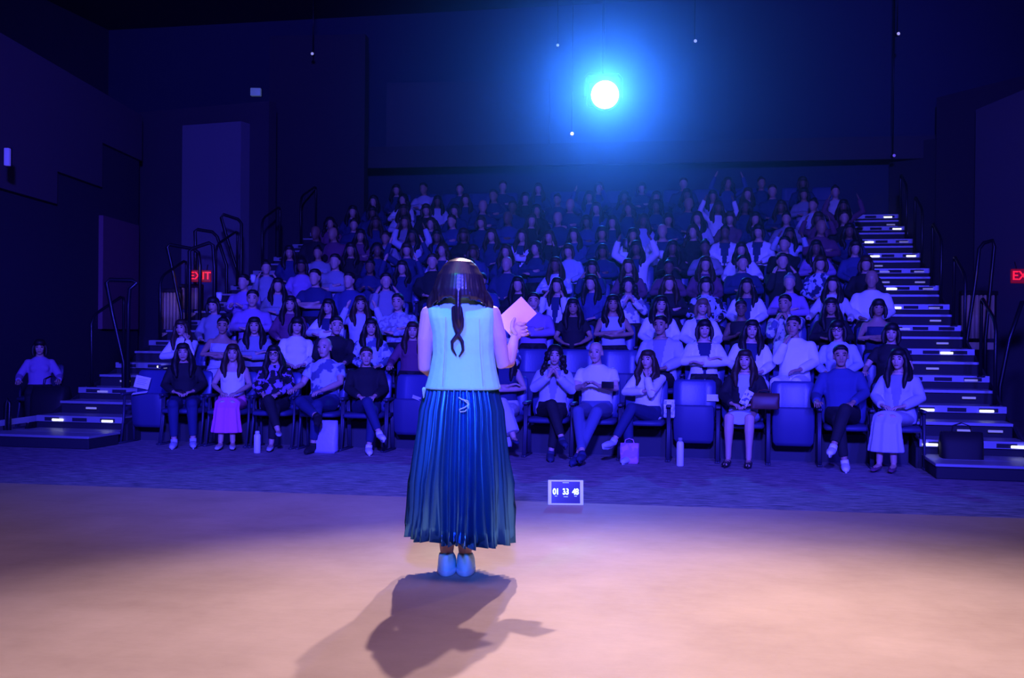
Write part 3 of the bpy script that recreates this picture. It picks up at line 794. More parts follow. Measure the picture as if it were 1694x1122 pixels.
# front row, left to right
P_(0,300,'woman in black with long dark hair over her face, next to the seat with papers', hair='long', tc='black', bc='navy', arms='lap', legs='flat', sc='softwhite', lean=.12)
P_(0,384,'woman in white off-shoulder top and magenta long skirt in the front row', hair='long', hc='brown', top='halter', tc='white', bot='long', bc='pink', arms='knee', legs='crossb', shoe='flat', sc='cream', dz=0)
P_(0,458,'woman with glasses in a dark floral blouse and dark trousers, front row', hair='wavy', top='long', tc=('black','lilac',11), bc='black', arms='knee', legs='cross', shoe='flat', sc='softwhite', glasses=True)
P_(0,542,'grey-haired man in pale patterned shirt with one leg crossed wide, front row', fem=False, hair='bald', hc='grey', top='short', tc=('paleblue','denim',9), bc='navy', arms=('rest','knee'), legs='fourb', sc='black')
P_(0,606,'short-haired youth in black jacket with white trainers, front row left of the speaker', fem=False, hair='short', hc='brown', top='long', tc='black', bc='navy', arms='knee', legs='cross', sc='white', scl=.95)
P_(0,852,'woman in dark sleeveless top with arms folded, beside the speaker\'s elbow', hair='long', top='vest', tc='navy', bot='wide', bc='softwhite', arms='cross', legs='cross', shoe='flat', sc='navy')
P_(0,916,'woman with big curly hair, pale cardigan and hands clasped under her chin', hair='curly', top='jacket', tc='softwhite', bc='black', arms='clasp', legs='cross', sc='darkdenim')
P_(0,1000,'man in plain white t-shirt and jeans looking at a phone', fem=False, hair='bald', hc='grey', top='short', tc='white', bc='denim', arms='phone', legs='out', sc='navy')
P_(0,1076,'woman in white blouse resting her chin on her hand, front row', hair='wavy', hc='brown', top='long', tc='white', bc='navy', arms=('cross','chin'), legs='crossb', sc='softwhite')
P_(0,1244,'bare-legged woman in black cardigan and pale dress between two empty seats', hair='long', hc='brown', top='jacket', tc='black', bot='dress', bc='paleblue', arms='lap', legs='flat', shoe='sandal', sc='black')
P_(0,1412,'man in blue sweater with one ankle crossed and white trainers', fem=False, hair='short', top='long', tc='blue', bc='black', arms=('rest','knee'), legs='crossb', sc='white', skin='mid')
P_(0,1528,'woman with long dark hair, pale cardigan and pale pleated skirt, at the right end', hair='long', top='jacket', tc='softwhite', bot='long', bc='softwhite', arms='lap', legs='cross', shoe='flat', sc='plum')
# second row
P_(1,298,'woman in white blouse with hand at her cheek, left end of second row', hair='long', hc='brown', tc='white', bc='black', arms=('cross','cheek'))
P_(1,352,'woman with bare shoulders and white strap top, second row', hair='bun', top='halter', tc='softwhite', bot='dress', bc='softwhite', arms='cross', skin='mid')
P_(1,412,'woman in grey cardigan with long black hair looking up, second row', hair='long', tc='grey', bc='black', arms='cross')
P_(1,492,'woman in bright white shirt behind the glasses wearer', hair='bob', tc='white', bc='black', arms='lap', rz=.4)
P_(1,545,'person in black bending forward behind the grey-haired man', fem=False, hair='short', tc='black', bc='black', arms='knee', lean=.62, rz=.5)
P_(1,634,'woman in pale patterned blouse with very long dark hair, second row', hair='long', top='long', tc=('paleblue','denim',10), bc='black', arms='lap')
P_(1,690,'woman in plum top partly behind the speaker, second row', hair='long', hc='brown', tc='plum', bc='black', arms='rest')
P_(1,862,'man in pale print shirt just right of the speaker\'s elbow', fem=False, hair='short', top='long', tc=('white','denim',9), bc='black', arms='rest')
P_(1,1098,'man in open pale shirt over black t-shirt, second row', fem=False, hair='short', top='jacket', tc='softwhite', bc='black', arms='lap', skin='mid')
P_(1,1166,'woman in dark scarf and white sleeves with folded arms', hair='bob', top='jacket', tc='white', bc='black', arms='cross')
P_(1,1238,'woman in white jacket with long dark hair above the cardigan wearer', hair='long', top='jacket', tc='white', bc='softwhite', arms='lap')
P_(1,1322,'man in white shirt and white trousers leaning with a hand to his face', fem=False, hair='short', top='long', tc='white', bc='white', arms=('chin','lap'), skin='mid', lean=.08)
P_(1,1410,'woman with glasses in pale blue button shirt, second row', hair='bob', tc='paleblue', bc='black', arms='lap', glasses=True)
P_(1,1516,'woman in black t-shirt with white trim, aisle end of second row', hair='bob', top='short', tc='black', bc='black', arms=('rest','lap'))
# third row
P_(2,352,'woman with dark hair and grey blouse, left end of third row', hair='bob', tc='grey', bc='black', arms='lap')
P_(2,405,'person in dim lilac shirt, third row left', hair='short', fem=False, tc='lilac', bc='black', arms='cross')
P_(2,466,'woman in dark dress with long dark hair, third row', hair='long', tc='plum', bc='black', arms='lap')
P_(2,526,'woman with dark vest over white sleeves, third row left', hair='long', top='jacket', tc='white', bc='black', arms='cross')
P_(2,600,'woman in light blouse lifting both hands, third row', hair='long', hc='brown', tc='softwhite', bc='black', arms='raise')
P_(2,660,'man in striped grey shirt, third row near the speaker', fem=False, hair='short', tc=('grey','paleblue',20), bc='black', arms='cross')
P_(2,886,'person in violet shirt behind the note card', fem=False, hair='short', tc='lilac', bc='black', arms='cross')
P_(2,958,'woman in black t-shirt with hands in lap, third row', hair='long', top='short', tc='black', bc='black', arms='lap', skin='mid')
P_(2,1026,'woman in white lace top with folded bare arms, third row', hair='wavy', top='vest', tc='paleblue', bc='black', arms='cross', skin='mid')
P_(2,1100,'woman in bright white shirt above the open-shirt man', hair='long', top='long', tc='white', bc='black', arms='lap')
P_(2,1172,'blond woman in white blouse with dark lanyard, third row', hair='bob', hc='blond', top='jacket', tc='white', bc='black', arms='lap')
P_(2,1240,'woman with sequinned dark top raising a phone, third row', hair='bun', top='vest', tc='black', bc='black', arms='phone', skin='dark')
P_(2,1322,'broad man in pale floral shirt, third row', fem=False, hair='short', top='long', tc=('cream','denim',13), bc='black', arms='chin', skin='mid')
P_(2,1398,'woman in black with long straight hair, third row', hair='long', tc='black', bc='black', arms='cross', skin='mid')
P_(2,1475,'woman with black hair and bare arms, aisle end of third row', hair='bob', top='halter', tc='navy', bc='black', arms='cross', skin='mid')
# fourth row
P_(3,372,'person holding up a phone, left end of fourth row', hair='short', fem=False, tc='lilac', bc='black', arms='phone')
P_(3,440,'woman in grey blouse, fourth row left', hair='long', tc='grey', bc='black', arms='cross')
P_(3,518,'broad man in navy t-shirt, fourth row', fem=False, hair='short', top='short', tc='navy', bc='black', arms='cross', scl=1.07)
P_(3,574,'man in dark blue sweater, fourth row', fem=False, hair='short', tc='blue', bc='black', arms='lap')
P_(3,642,'person in grey shirt with short hair, fourth row left of the speaker', fem=False, hair='short', tc='grey', bc='black', arms='cheek')
P_(3,808,'person in blue shirt just right of the speaker\'s head', fem=False, hair='short', tc='blue', bc='black', arms='lap')
P_(3,893,'woman in black above the note card', hair='long', tc='black', bc='black', arms='cross')
P_(3,944,'woman with black hair and white jacket touching her face, fourth row', hair='long', top='jacket', tc='white', bc='black', arms='cheek')
P_(3,1027,'woman in blue top with long face-framing hair, fourth row', hair='long', tc='blue', bc='black', arms='lap')
P_(3,1098,'curly-haired woman with white collar, fourth row', hair='curly', tc=('grey','white',8), bc='black', arms='clasp')
P_(3,1170,'woman in black turtleneck, fourth row', hair='long', hc='brown', tc='black', bc='black', arms='cross')
P_(3,1228,'woman in white striped top, fourth row right', hair='bob', tc=('paleblue','black',12), bc='black', arms='lap')
P_(3,1298,'woman with white sleeves under dark vest, fourth row right', hair='long', top='jacket', tc='white', bc='black', arms='lap', skin='mid')
P_(3,1332,'person with patterned pale headscarf, fourth row right', hair='bun', hc='grey', tc='lilac', bc='black', arms='cross')
P_(3,1390,'woman in dim white blouse, fourth row right', hair='long', tc='cream', bc='black', arms='rest')
P_(3,1462,'bald man in pale blue shirt on the aisle of the fourth row', fem=False, hair='bald', hc='black', tc='white', bc='black', arms='lap', skin='mid')
# fifth row and above: read off the photograph as far as it shows them
def Q_(k, x, tc='black', hair=None, arms=None, fem=None, top='long', extra=''):
    A.append([k, x, None, dict(tc=tc, hair=hair, arms=arms, fem=fem, top=top)])
for x, tc, arms in ((410,'grey','cheek'),(482,'lilac','lap'),(540,'grey','cross'),(602,'navy','phone'),(640,'navy','up'),(690,'black','lap'),(745,'navy','cross'),(808,'navy','lap'),(935,('paleblue','white',9),'cross'),(982,'navy','cheek'),(1040,'plum','lap'),(1108,'plum','cross'),(1165,'plum','lap'),(1232,'navy','cross'),(1303,'black','cheek'),(1368,('paleblue','navy',10),'lap'),(1420,'black','lap')):
    Q_(4, x, tc, None, arms)
for x, tc, arms in ((430,'navy','lap'),(478,'grey','cross'),(522,'black','lap'),(575,'navy','lap'),(634,'navy','up'),(686,'white','lap'),(735,'blue','cross'),(800,'navy','lap'),(850,'navy','cross'),(912,'paleblue','lap'),(960,'navy','cross'),(1036,'white','up'),(1100,'black','phone'),(1165,'grey','cross'),(1222,'white','rest'),(1290,'black','chin'),(1340,'lilac','cross'),(1406,'blue','lap')):
    Q_(5, x, tc, None, arms, top='jacket' if tc == 'white' else 'long')
for x, tc, arms in ((470,'black','lap'),(520,'plum','lap'),(556,'plum','cross'),(610,'grey','lap'),(648,'softwhite','up'),(700,'blue','lap'),(752,'black','cross'),(800,'navy','lap'),(845,'white','cross'),(885,'black','cheek'),(935,'blue','lap'),(975,'navy','cross'),(1015,'white','lap'),(1062,'white','cross'),(1118,'black','lap'),(1172,'white','lap'),(1232,'white','lap'),(1290,'paleblue','raise'),(1340,'plum','cross'),(1392,'navy','lap')):
    Q_(6, x, tc, None, arms, top='jacket' if tc in ('white','softwhite') else 'long')
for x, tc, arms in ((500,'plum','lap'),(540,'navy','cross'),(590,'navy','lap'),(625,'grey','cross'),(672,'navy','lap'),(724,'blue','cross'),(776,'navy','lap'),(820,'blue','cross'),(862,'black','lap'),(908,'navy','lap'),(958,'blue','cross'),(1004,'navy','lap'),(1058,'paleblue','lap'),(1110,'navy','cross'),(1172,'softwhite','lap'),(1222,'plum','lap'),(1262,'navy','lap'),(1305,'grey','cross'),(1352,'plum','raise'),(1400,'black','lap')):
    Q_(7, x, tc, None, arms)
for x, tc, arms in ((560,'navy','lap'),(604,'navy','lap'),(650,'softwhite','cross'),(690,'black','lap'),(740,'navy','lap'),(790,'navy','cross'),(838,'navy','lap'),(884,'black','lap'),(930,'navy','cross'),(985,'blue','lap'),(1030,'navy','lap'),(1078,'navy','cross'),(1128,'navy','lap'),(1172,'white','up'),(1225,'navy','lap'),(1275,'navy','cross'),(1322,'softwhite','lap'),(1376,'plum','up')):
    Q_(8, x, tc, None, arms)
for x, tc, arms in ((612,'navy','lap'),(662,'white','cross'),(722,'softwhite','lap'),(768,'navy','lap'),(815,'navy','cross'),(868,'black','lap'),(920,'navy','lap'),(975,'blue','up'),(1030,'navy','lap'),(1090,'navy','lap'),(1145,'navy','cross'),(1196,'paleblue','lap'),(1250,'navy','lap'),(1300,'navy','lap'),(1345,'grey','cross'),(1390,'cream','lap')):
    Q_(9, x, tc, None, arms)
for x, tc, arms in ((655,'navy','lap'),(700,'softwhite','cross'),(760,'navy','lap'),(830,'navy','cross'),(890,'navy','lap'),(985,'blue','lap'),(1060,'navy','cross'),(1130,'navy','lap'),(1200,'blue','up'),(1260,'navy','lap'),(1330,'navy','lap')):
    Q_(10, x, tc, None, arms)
CN = {'plum':'plum','lilac':'violet','grey':'grey','black':'black','navy':'navy','white':'white','softwhite':'off-white','blue':'blue','paleblue':'pale blue','cream':'cream'}
AN = {'lap':'hands in lap','cross':'arms folded','cheek':'hand at cheek','phone':'hands held together','up':'arms lifted','chin':'chin on hands','rest':'arms on armrests','raise':'hands raised'}
EMPTY = {0: [228, 676, 760, 1170, 1346], 1: [755, 925, 955, 1025]}
rows = {}
for a in A: rows.setdefault(a[0], []).append(a)
for k in range(0, NROW):
    ps = sorted(rows.get(k, []), key=lambda a: a[1])
    items = [[place(k, a[1])[0], a] for a in ps] + [[place(k, x)[0], None] for x in EMPTY.get(k, [])]
    items.sort(key=lambda t: t[0])
    for it in range(60):                          # neighbours keep one seat width apart
        for i in range(len(items) - 1):
            d = .535 - (items[i+1][0] - items[i][0])
            if d > 0: items[i][0] -= d/2; items[i+1][0] += d/2
        if items:
            items[0][0] = max(items[0][0], U0 + .22)
            items[-1][0] = min(items[-1][0], U1 - .18)
    # fill the gaps with empty seats
    us = [U0 - .30] + [i[0] for i in items] + [U1 + .30]
    fill = []
    for a_, b_ in zip(us, us[1:]):
        n = int((b_ - a_ + .03)/.55) - 1
        for j in range(n): fill.append([a_ + (b_ - a_)*(j+1)/(n+1), None])
    items = sorted(items + fill, key=lambda t: t[0])
    n_p = 0
    for i, (u, a) in enumerate(items):
        rown = ORD[k]
        folded = a is None
        if i < len(items) - i: pos = f'{ORD[i]} from the left stairs'
        else: pos = f'{ORD[len(items)-1-i]} from the right stairs'
        seat(k, u, f'{"empty" if a is None else "occupied"} blue theatre seat, {pos}, {rown} row', folded, 'theatre seats of the %s row' % rown)
        if a is None: continue
        kk, x, label, kw = a
        n_p += 1
        rnd = random.Random(int(x)*13 + k)
        if label is None:
            fem = kw['fem'] if kw['fem'] is not None else rnd.random() < .75
            hair = kw['hair'] or (rnd.choice(['long','long','wavy','bob','bun','curly']) if fem else rnd.choice(['short','short','bald']))
            tc = kw['tc']; cn = CN[tc] if isinstance(tc, str) else 'patterned'
            hd = {'long':'long-haired','wavy':'wavy-haired','bob':'bobbed','bun':'hair-up','curly':'curly-haired','short':'short-haired','bald':'balding'}[hair]
            label = f'{hd} person in {cn}, {AN[kw["arms"]]}, {pos}, {rown} row'
            kw = dict(tc=tc, fem=fem, hair=hair, arms=kw['arms'], top=kw['top'], bc='black', hc=rnd.choice(['black','black','brown']), skin=rnd.choice(['light','mid','light','dark']))
        o = person(k, x, label, **kw, group='audience members of the %s row' % rown)
        o.location.x = u

# seated person and bag far left, beyond the stairs
p = CW((66-847)/FPX*15.2, 15.2)
o = person(0, 70, 'dim figure sitting alone at far left beyond the aisle stairs', fem=True, hair='bob', tc='lilac', bc='black', arms='rest')
o.location = (p.x, p.y, 0)
# a plain chair under that figure
r = empty('side_chair', 'dark chair under the lone figure at far left', 'chair', (p.x, p.y, 0), 0)
link('backrest', M_BACK, m_frame, r); link('seat_pad', M_CUSH, m_frame, r)
for s in (-1, 1): link('leg_frame', M_LEG[s], m_frame, r)
# ================================================================ things among the seats
def at0(x, dv, z):      # front-row column seen at photo x, dv in front of (-) the seat line, height z
    u, v = place(0, x, dv); return Vector((u, v, z))
m_white = mat('white_paper', (.85,.86,.90), .8)
def sheet(label, loc, size, rot, m=None, cat='paper', lines=True):
    r = empty('paper_sheet', label, cat, loc)
    M = Euler(rot).to_matrix().to_4x4()
    link('sheet', G().rbox((0,0,0), (size[0], size[1], .002), .0006, 1, M=M).mesh('sheet', False), m or m_white, r)
    if lines:
        g = G()
        for i in range(4): g.box(-size[0]*.36, size[0]*(.30 - .08*(i % 2)), size[1]*(.25-.15*i), size[1]*(.25-.15*i)+.006, .0012, .0018, M=M)
        link('printed_lines', g.mesh('printed_lines', False), mat('grey_print', (.4,.42,.5), .8), r, kind='stuff')
    return r
sheet('white printed sheet leaning on the back of the leftmost empty seat', at0(236, .135, .735), (.20,.15), (R(78), R(10), 0))
sheet('rolled white programme lying on the folded leftmost seat', at0(232, -.03, .615), (.19,.06), (R(20), R(-8), R(10)), lines=False)
sheet('small white card on the empty seat between chin-rester and cardigan wearer', at0(1180, .145, .69), (.13,.075), (R(80), 0, 0), lines=False)
sheet('white crumpled paper on the folded seat left of the speaker', at0(690, .02, .625), (.10,.07), (R(30), R(20), R(20)), lines=False)

def bottle(label, x, dv, h, rad, cap_m):
    r = empty('water_bottle', label, 'bottle', at0(x, dv, 0))
    link('body', G().rings([[Vector((q*math.cos(a), q*math.sin(a), z)) for a in [2*math.pi*j/20 for j in range(20)]] for z, q in ((0,rad*.92),(.006,rad),(h*.78,rad),(h*.84,rad*.85),(h*.87,rad*.6))]).mesh('body'), mat('white_bottle', (.82,.82,.9), .4), r)
    link('cap', G().rings([[Vector((q*math.cos(a), q*math.sin(a), z)) for a in [2*math.pi*j/16 for j in range(16)]] for z, q in ((h*.87,rad*.66),(h*.97,rad*.66),(h,rad*.5))]).mesh('cap'), cap_m, r)
    return r
m_cap = mat('bottle_cap', (.25,.27,.35), .5)
bottle('tall white water bottle on the floor left of the empty seat near the phone man', 1127, -.50, .30, .038, m_cap)
bottle('white water bottle on the floor by the glasses wearer\'s feet', 427, -.62, .25, .038, mat('white_cap', (.8,.8,.88), .5))

def tote(label, name, loc, size, m, handles=True, rz=0):
    r = empty(name, label, 'bag', loc, rz)
    w_, d_, h_ = size; g = G(); out = []
    rnd = random.Random(3)
    for t, kx, ky in ((0,.92,1),(.08,1,1.1),(.4,1.0,1.0),(.75,1.03,.8),(1,1.0,.45)):
        out.append([Vector((kx*w_/2*math.copysign(abs(math.cos(a))**.4, math.cos(a)) + rnd.uniform(-.006,.006), ky*d_/2*math.copysign(abs(math.sin(a))**.4, math.sin(a)) + rnd.uniform(-.006,.006), t*h_)) for a in [2*math.pi*j/20 for j in range(20)]])
    g.rings(out); link('body', g.mesh('body'), m, r)
    if handles:
        for s in (-1, 1):
            link('handle', G().tube([(-w_*.25, s*.012, h_*.97),(-w_*.2, s*.02, h_*1.15),(0, s*.025, h_*1.22),(w_*.2, s*.02, h_*1.15),(w_*.25, s*.012, h_*.97)], .007, n=6, flat=.5).mesh('handle'), m, r)
    return r
tote('white plastic bag standing under the grey-haired man\'s seat', 'shopping_bag', at0(541, -.36, 0), (.27,.14,.37), mat('white_plastic', (.50,.46,.78), .5, bump=(9,.6)), False)
tote('small pink patterned gift bag by the white trainers of the chin-resting woman', 'gift_bag', at0(1043, -.42, 0), (.20,.11,.22), mat('pink_print_bag', (.50,.22,.50), .7, pattern=((.75,.30,.5),12)), True)
tote('brown leather handbag resting on the cardigan wearer\'s lap', 'handbag', at0(1266, -.20, .60), (.30,.11,.17), mat('brown_leather', (.10,.035,.03), .5), True)
tote('large black bag on the floor beside the right stairs', 'duffel_bag', at0(1592, -.30, 0), (.40,.30,.42), mat('black_bag', (.012,.01,.015), .7), True)
tote('black backpack on the floor beside the figure at far left', 'backpack', CW((86-847)/FPX*14.6, 14.6, 0), (.50,.35,.62), mat('black_bag', (.012,.01,.015), .7), True)
tote('clear printed pouch hanging on the seat right of the chin-resting woman', 'pouch', at0(1108, -.02, .47), (.12,.05,.20), mat('printed_pouch', (.45,.48,.7), .4, pattern=((.9,.9,1),30)), False)

def phone(label, loc, rot, lit=False, cat='phone'):
    r = empty('mobile_phone', label, cat, loc); M = Euler(rot).to_matrix().to_4x4()
    link('case', G().rbox((0,0,0), (.074,.010,.150), .004, 2, M=M).mesh('case'), mat('phone_case', (.015,.015,.02), .4), r)
    link('screen', G().rbox((0,.0055,0), (.068,.001,.140), .0004, 1, M=M).mesh('screen', False), mat('phone_screen_lit' if lit else 'phone_screen', (.02,.02,.03), .2, emit=(.6,.75,1) if lit else None, es=1.2), r)
    return r
phone('black phone held sideways by the man in white t-shirt', at0(1006, -.285, .83), (R(20), R(90), 0))
phone('phone on the lap of the leftmost woman in black', at0(300, -.30, .66), (R(70), 0, 0))
r = empty('pamphlet', 'patterned folded pamphlet in the cardigan wearer\'s hands', 'pamphlet', at0(1236, -.27, .72))
link('cover', G().rbox((0,0,0), (.09,.006,.17), .002, 1, M=Euler((R(-15), R(28), 0)).to_matrix().to_4x4()).mesh('cover', False), mat('pamphlet_print', (.75,.75,.85), .6, pattern=((.10,.10,.2),22)), r)
# lit phones and cups seen further up
def at(k, x, dv, z):
    u, v = place(k, x, dv); return Vector((u, v, RISE*k + z))
def cup(label, loc):
    r = empty('paper_cup', label, 'cup', loc)
    link('cup', G().rings([[Vector((q*math.cos(a), q*math.sin(a), z)) for a in [2*math.pi*j/16 for j in range(16)]] for z, q in ((0,.03),(.11,.042))]).mesh('cup'), m_white, r)
    link('lid', G().rings([[Vector((q*math.cos(a), q*math.sin(a), z)) for a in [2*math.pi*j/16 for j in range(16)]] for z, q in ((.11,.045),(.118,.045),(.128,.034))]).mesh('lid'), mat('cup_lid', (.5,.5,.6), .5), r)
cup('white paper cup held at the left end of the fourth row', at(3, 362, -.33, .88))
cup('white paper cup held on the left of the fifth row', at(4, 418, -.26, .88))
phone('lit phone held up in the middle of the seventh row', at(6, 1033, -.36, .95), (0,0,math.pi), True)
phone('phone with bright light in the third row near right', at(2, 1246, -.30, .88), (R(10),0,math.pi), True)

# ================================================================ rails, signs, fixtures
m_rail = mat('black_rail', (.012,.012,.02), .35, .3)
def rail(label, u, v, z, L=.62, H=.95, du=0.0, dz=.30, r_=.021):
    r = empty('handrail', label, 'handrail', (u, v, z), 0, 'stair handrails')
    g = G().tube([(0,0,0),(0,-.01,H*.5),(0,-.02,H*.88),(du*.15,.03,H*.98),(du*.3,.10,H+dz*.12),(du*.85,L-.08,H+dz*.9),(du*.97,L-.01,H+dz*.88),(du,L,H+dz*.7),(du,L,dz)], r_, n=8, round_ends=False)
    link('rail', g.mesh('rail'), m_rail, r)
    for (x, y, zz) in ((0,0,0),(du,L,dz)):
        link('foot_plate', G().rbox((x,y,zz+.008), (.09,.09,.014), .004, 1).mesh('foot_plate', False), m_rail, r)
for i, k in enumerate((2,4,6,8,10)):
    v = V1 + ROW*(k-1) + .12
    rail(f'black looped handrail on the outer side of the left stairs, {ORD[i]} from the foot', -8.50, v, RISE*k, L=.75)
    rail(f'black looped handrail on the outer side of the right stairs, {ORD[i]} from the foot', 2.76, v, RISE*k, L=.75)
def frame_loop(label, pts, D):
    """free-standing black guard hoop beside the bleachers, standing on the floor"""
    q = [PX(x, y, D) for x, y in pts]; base = Vector((q[0].x, q[0].y, 0))
    r = empty('guard_rail', label, 'handrail', base, 0, 'guard hoops beside the left stairs')
    loc = [p - base for p in q]; loc = [Vector((loc[0].x, loc[0].y, 0))] + loc + [Vector((loc[-1].x, loc[-1].y, 0))]
    link('hoop', G().tube(loc, .028, n=8, round_ends=False).mesh('hoop'), m_rail, r)
frame_loop('wide black guard hoop at the foot of the left stairs', [(205,600),(186,520),(175,468),(181,463),(218,464),(226,468),(214,478),(212,505)], 14.4)
frame_loop('black guard hoop with slanted top left of the exit sign', [(300,520),(283,440),(275,409),(280,405),(318,412),(327,418),(330,440)], 17.2)
frame_loop('small black guard hoop directly above the left exit sign', [(313,446),(312,416),(318,411),(345,402),(351,406),(354,445)], 16.6)
frame_loop('tall black guard hoop at the upper left of the seats', [(392,450),(376,400),(364,360),(368,355),(392,363),(398,370)], 19.5)
frame_loop('rounded black guard hoop right of the left exit sign', [(322,400),(321,383),(326,380),(350,384),(358,392),(374,440)], 18.4)
frame_loop('tall black guard hoop beyond the right stairs', [(1600,560),(1612,470),(1618,412),(1626,402),(1640,398),(1643,408),(1630,560)], 15.5)
frame_loop('black guard hoop near the right hand exit sign', [(1655,640),(1670,560),(1690,500),(1710,496)], 13.2)
frame_loop('short black hoop at far left on the floor', [(10,700),(11,668),(14,662),(17,668),(16,700)], 13.2)

def exit_sign(label, c, w_, h_, rot, s='EXIT', size=.2):
    r = empty('exit_sign', label, 'sign', c, rot)
    link('housing', G().rbox((0,0,0), (w_, .05, h_), .008, 1).mesh('housing', False), mat('sign_housing', (.03,.01,.01), .5, emit=(.25,.002,.01), es=.55), r)
    t = text(s, size, mat('red_sign_letters', (.8,.02,.03), .4, emit=(1.0,.012,.03), es=1.3), r, (0,-.028,0), (R(90),0,0), depth=.004)(.0015)
    for s_ in (-1, 1):
        link('bracket', G().tube([(s_*w_*.3, 0, h_/2),(s_*w_*.3, .05, h_/2+.09)], .008, n=6).mesh('bracket'), m_rail, r)
exit_sign('red lit EXIT sign above the slatted doorway at left', PX(331,457,17.6), .34, .19, R(YAW), size=.17)
exit_sign('red lit EXIT sign at the right edge', PX(1693,457,13.8), .33, .18, R(YAW), size=.16)
# warm slatted doorway hangings in the left vomitory
m_slat = mat('tan_drape', (.48,.36,.24), .8)
def drape(label, x0, x1, y0, y1, D, n):
    a, b_ = PX(x0, y1, D), PX(x1, y1, D); zt = PX(x0, y0, D).z
    r = empty('pleated_drape', label, 'curtain', (a.x, a.y, a.z), R(YAW))
    W_ = (Vector((b_.x-a.x, b_.y-a.y))).length; H_ = zt - a.z; pit = W_/n
    for i in range(n):
        g = G(); xs = [pit*(i + t) for t in (0,.2,.5,.8,1)]; ys = [.05,.0,-.03,.0,.05]
        lo = [Vector((x, y, 0)) for x, y in zip(xs, ys)] + [Vector((xs[-1], .06, 0)), Vector((xs[0], .06, 0))]
        hi = [p + Vector((-.03*0, 0, H_)) for p in lo]
        g.rings([lo, hi]); link('pleat', g.mesh('pleat', True), m_slat, r)
    for x_ in (-.02, W_+.02): link('post', G().tube([(x_,.05,-a.z + .01),(x_,.05,H_+.05)], .018, n=6, round_ends=False).mesh('post'), m_rail, r)
    link('header', G().rbox((W_/2,.02,H_+.03), (W_+.06,.10,.06), .008, 1).mesh('header', False), m_rail, r)
    link('hem_board', G().rbox((W_/2,0,-.11), (W_*1.0,.08,.11), .01, 1).mesh('hem_board', False), m_slat, r)
drape('tan pleated drape under the left exit sign', 299, 331, 476, 512, 18.0, 6)
drape('dimmer tan pleated drape left of the exit sign drape', 264, 296, 484, 545, 17.4, 6)
drape('dim tan pleated drape beyond the right stairs', 1592, 1646, 488, 560, 16.0, 8)
sp = spot('doorway_lamp', PX(315,478,17.0) + Vector((0,0,.35)), PX(318,500,18.0), (1.0,.72,.42), 1.6, 110, .8, .05)
sp = spot('doorway_lamp', PX(262,500,16.6) + Vector((0,0,.2)), PX(280,520,17.4), (1.0,.62,.5), .8, 100, .8, .05)
sp = spot('doorway_lamp', PX(1630,470,15.2) + Vector((0,0,.2)), PX(1615,520,16), (1.0,.6,.5), .5, 100, .8, .05)

# low kerb on the floor at far left
st('trim_1', G().add([tuple(PX(x, y, D) ) for x, y, D in ((-10,707,13.0),(112,690,14.2),(112,681,14.2),(-10,697,13.0))] + [tuple(PX(x, y, D) + CW(0,.12,0)) for x, y, D in ((-10,707,13.0),(112,690,14.2),(112,681,14.2),(-10,697,13.0))],
   [(0,1,2,3),(7,6,5,4),(0,4,5,1),(1,5,6,2),(2,6,7,3),(3,7,4,0)]), mat('kerb_paint', (.35,.35,.42), .5))

# followspot
def followspot():
    r = empty('followspot', 'large blazing blue-white followspot on the rear wall, high above the seats', 'stage light', LAMP, R(YAW))
    T = Matrix.Rotation(R(13), 4, 'X')
    def cyl(y0, y1, r0, r1, n=32, x=0, z=0):
        return G().rings([[Vector((x + q*math.cos(a), y, z + q*math.sin(a))) for a in [2*math.pi*j/n for j in range(n)]] for y, q in ((y0, r0), (y1, r1))])
    link('lens', cyl(-.30,-.27,.27,.27).xf(T).mesh('lens', False), mat('lamp_lens', (1,1,1), .3, emit=(1.0,.62,.70), es=1.9), r)
    link('barrel', cyl(-.26,.45,.31,.26).xf(T).mesh('barrel'), m_rail, r)
    link('lamp_house', G().rbox((0,.75,0), (.55,.60,.50), .04, 2).xf(T).mesh('lamp_house'), m_rail, r)
    link('yoke', G().tube([(-.36,.2,0),(-.36,.2,.36),(-.30,.2,.44),(.30,.2,.44),(.36,.2,.36),(.36,.2,0)], .03, n=8).mesh('yoke'), m_rail, r)
    link('hanging_pipe', G().tube([(0,.2,.44),(0,.2,8.6-LAMP.z)], .03, n=8, round_ends=False).mesh('hanging_pipe'), m_rail, r)
followspot()
def dot(label, x, y, D, rad, col, es, cat='ceiling light'):
    p = PX(x, y, D)
    r = empty('indicator_lamp', label, cat, p, R(YAW))
    link('lens', G().ell((0,-.03,0), (rad,rad*.6,rad)).mesh('lens'), mat('lens_%d_%d' % (x, y), (.8,.8,.9), .4, emit=col, es=es), r)
    link('housing', G().rings([[Vector((rad*1.15*math.cos(a), yy, rad*1.15*math.sin(a))) for a in [2*math.pi*j/14 for j in range(14)]] for yy in (-.02,.08)]).mesh('housing'), m_rail, r)
    link('stem', G().tube([(0,.04,0),(0,.04,8.6-p.z)], .012, n=6, round_ends=False).mesh('stem'), m_rail, r)
dot('tiny pale lamp hanging upper left of the followspot', 513, 90, 21.5, .030, (.35,.35,.6), .8)
dot('tiny blue lamp just upper left of the followspot', 918, 76, 22, .030, (.3,.45,1), 1)
dot('tiny blue lamp upper right of the followspot', 1145, 69, 22, .033, (.35,.45,1), 1)
dot('tiny violet lamp near the top right', 1480, 57, 20, .030, (.45,.4,.7), .9)
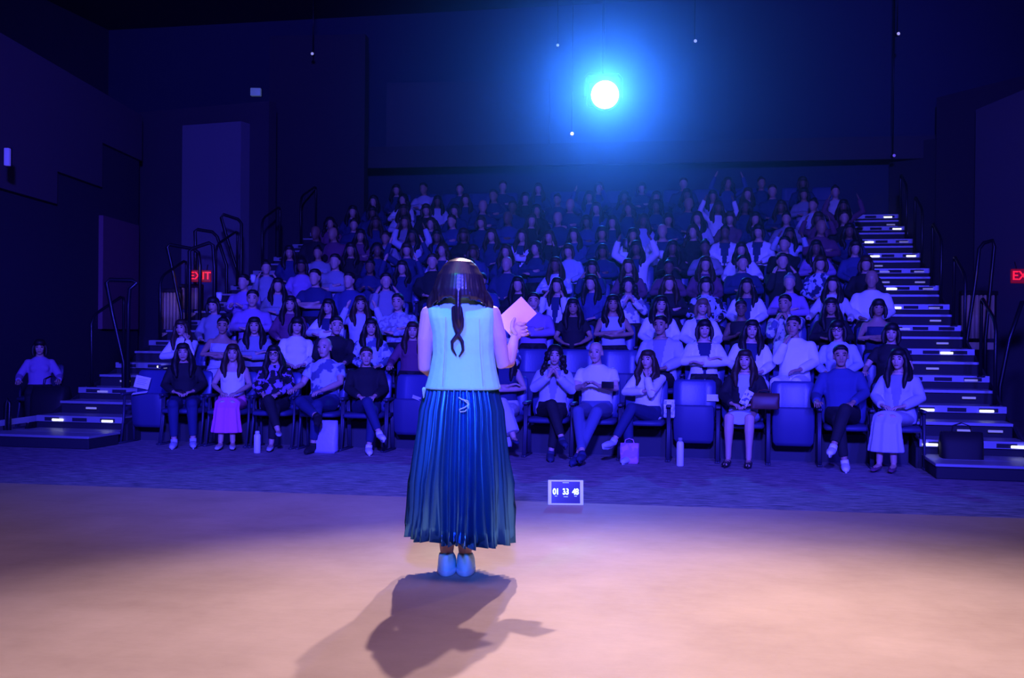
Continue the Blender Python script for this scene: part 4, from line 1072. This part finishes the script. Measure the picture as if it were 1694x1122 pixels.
dot('small warm-white lamp right below the followspot', 943, 222, 22, .034, (1,.85,.9), 2.2)
dot('faint violet lamp above the right drape', 1475, 258, 21, .030, (.10,.06,.55), .8)
def box_fix(label, x, y, D, size, col, es):
    p = PX(x, y, D); r = empty('wall_lamp', label, 'wall light', p, R(YAW))
    link('diffuser', G().rbox((0,0,0), size, .01, 2).mesh('diffuser'), mat('diffuser_%d' % x, (.3,.35,.5), .5, emit=col, es=es), r)
    link('backplate', G().rbox((0,size[1]*.5+.012,0), (size[0]*1.15, .02, size[2]*1.1), .004, 1).mesh('backplate', False), m_rail, r)
box_fix('faint grey box lamp on the dark upper left wall', 420, 153, 21.3, (.20,.10,.15), (.06,.09,.22), .6)
box_fix('violet tube lamp on the wall at the left edge', 10, 260, 14.9, (.07,.07,.24), (.05,.035,.45), .9)
# ceiling pipes with lamps over the seats
for i, D in enumerate((10.2, 16.5)):
    a, b_ = CW(-6.5, D, 6.75 if i == 0 else 7.6), CW(5.5, D, 6.75 if i == 0 else 7.6)
    r = empty('lighting_pipe', ('front' if i == 0 else 'rear') + ' black lighting pipe hung from the ceiling', 'pipe', a)
    link('pipe', G().tube([(0,0,0), b_ - a], .025, n=8, round_ends=False).mesh('pipe'), m_rail, r)
    for t in (.08,.5,.92):
        c = (b_ - a)*t; link('hanger', G().tube([c, c + Vector((0,0,8.6 - a.z))], .012, n=6, round_ends=False).mesh('hanger'), m_rail, r)

# haze in the hall
hm = bpy.data.materials.new('stage_haze'); hm.use_nodes = True; nt = hm.node_tree
for n in list(nt.nodes):
    if n.type != 'OUTPUT_MATERIAL': nt.nodes.remove(n)
vs = nt.nodes.new('ShaderNodeVolumeScatter'); vs.inputs['Density'].default_value = HAZE; vs.inputs['Anisotropy'].default_value = .82
nt.links.new(vs.outputs[0], nt.nodes['Material Output'].inputs['Volume'])
hz = link('haze', G().box(-14.9, 8.5, 13.0, BW - .02, .005, 8.55).mesh('haze', False), hm, kind='stuff')
hz['label'] = 'thin stage haze filling the hall'; hz['category'] = 'haze'
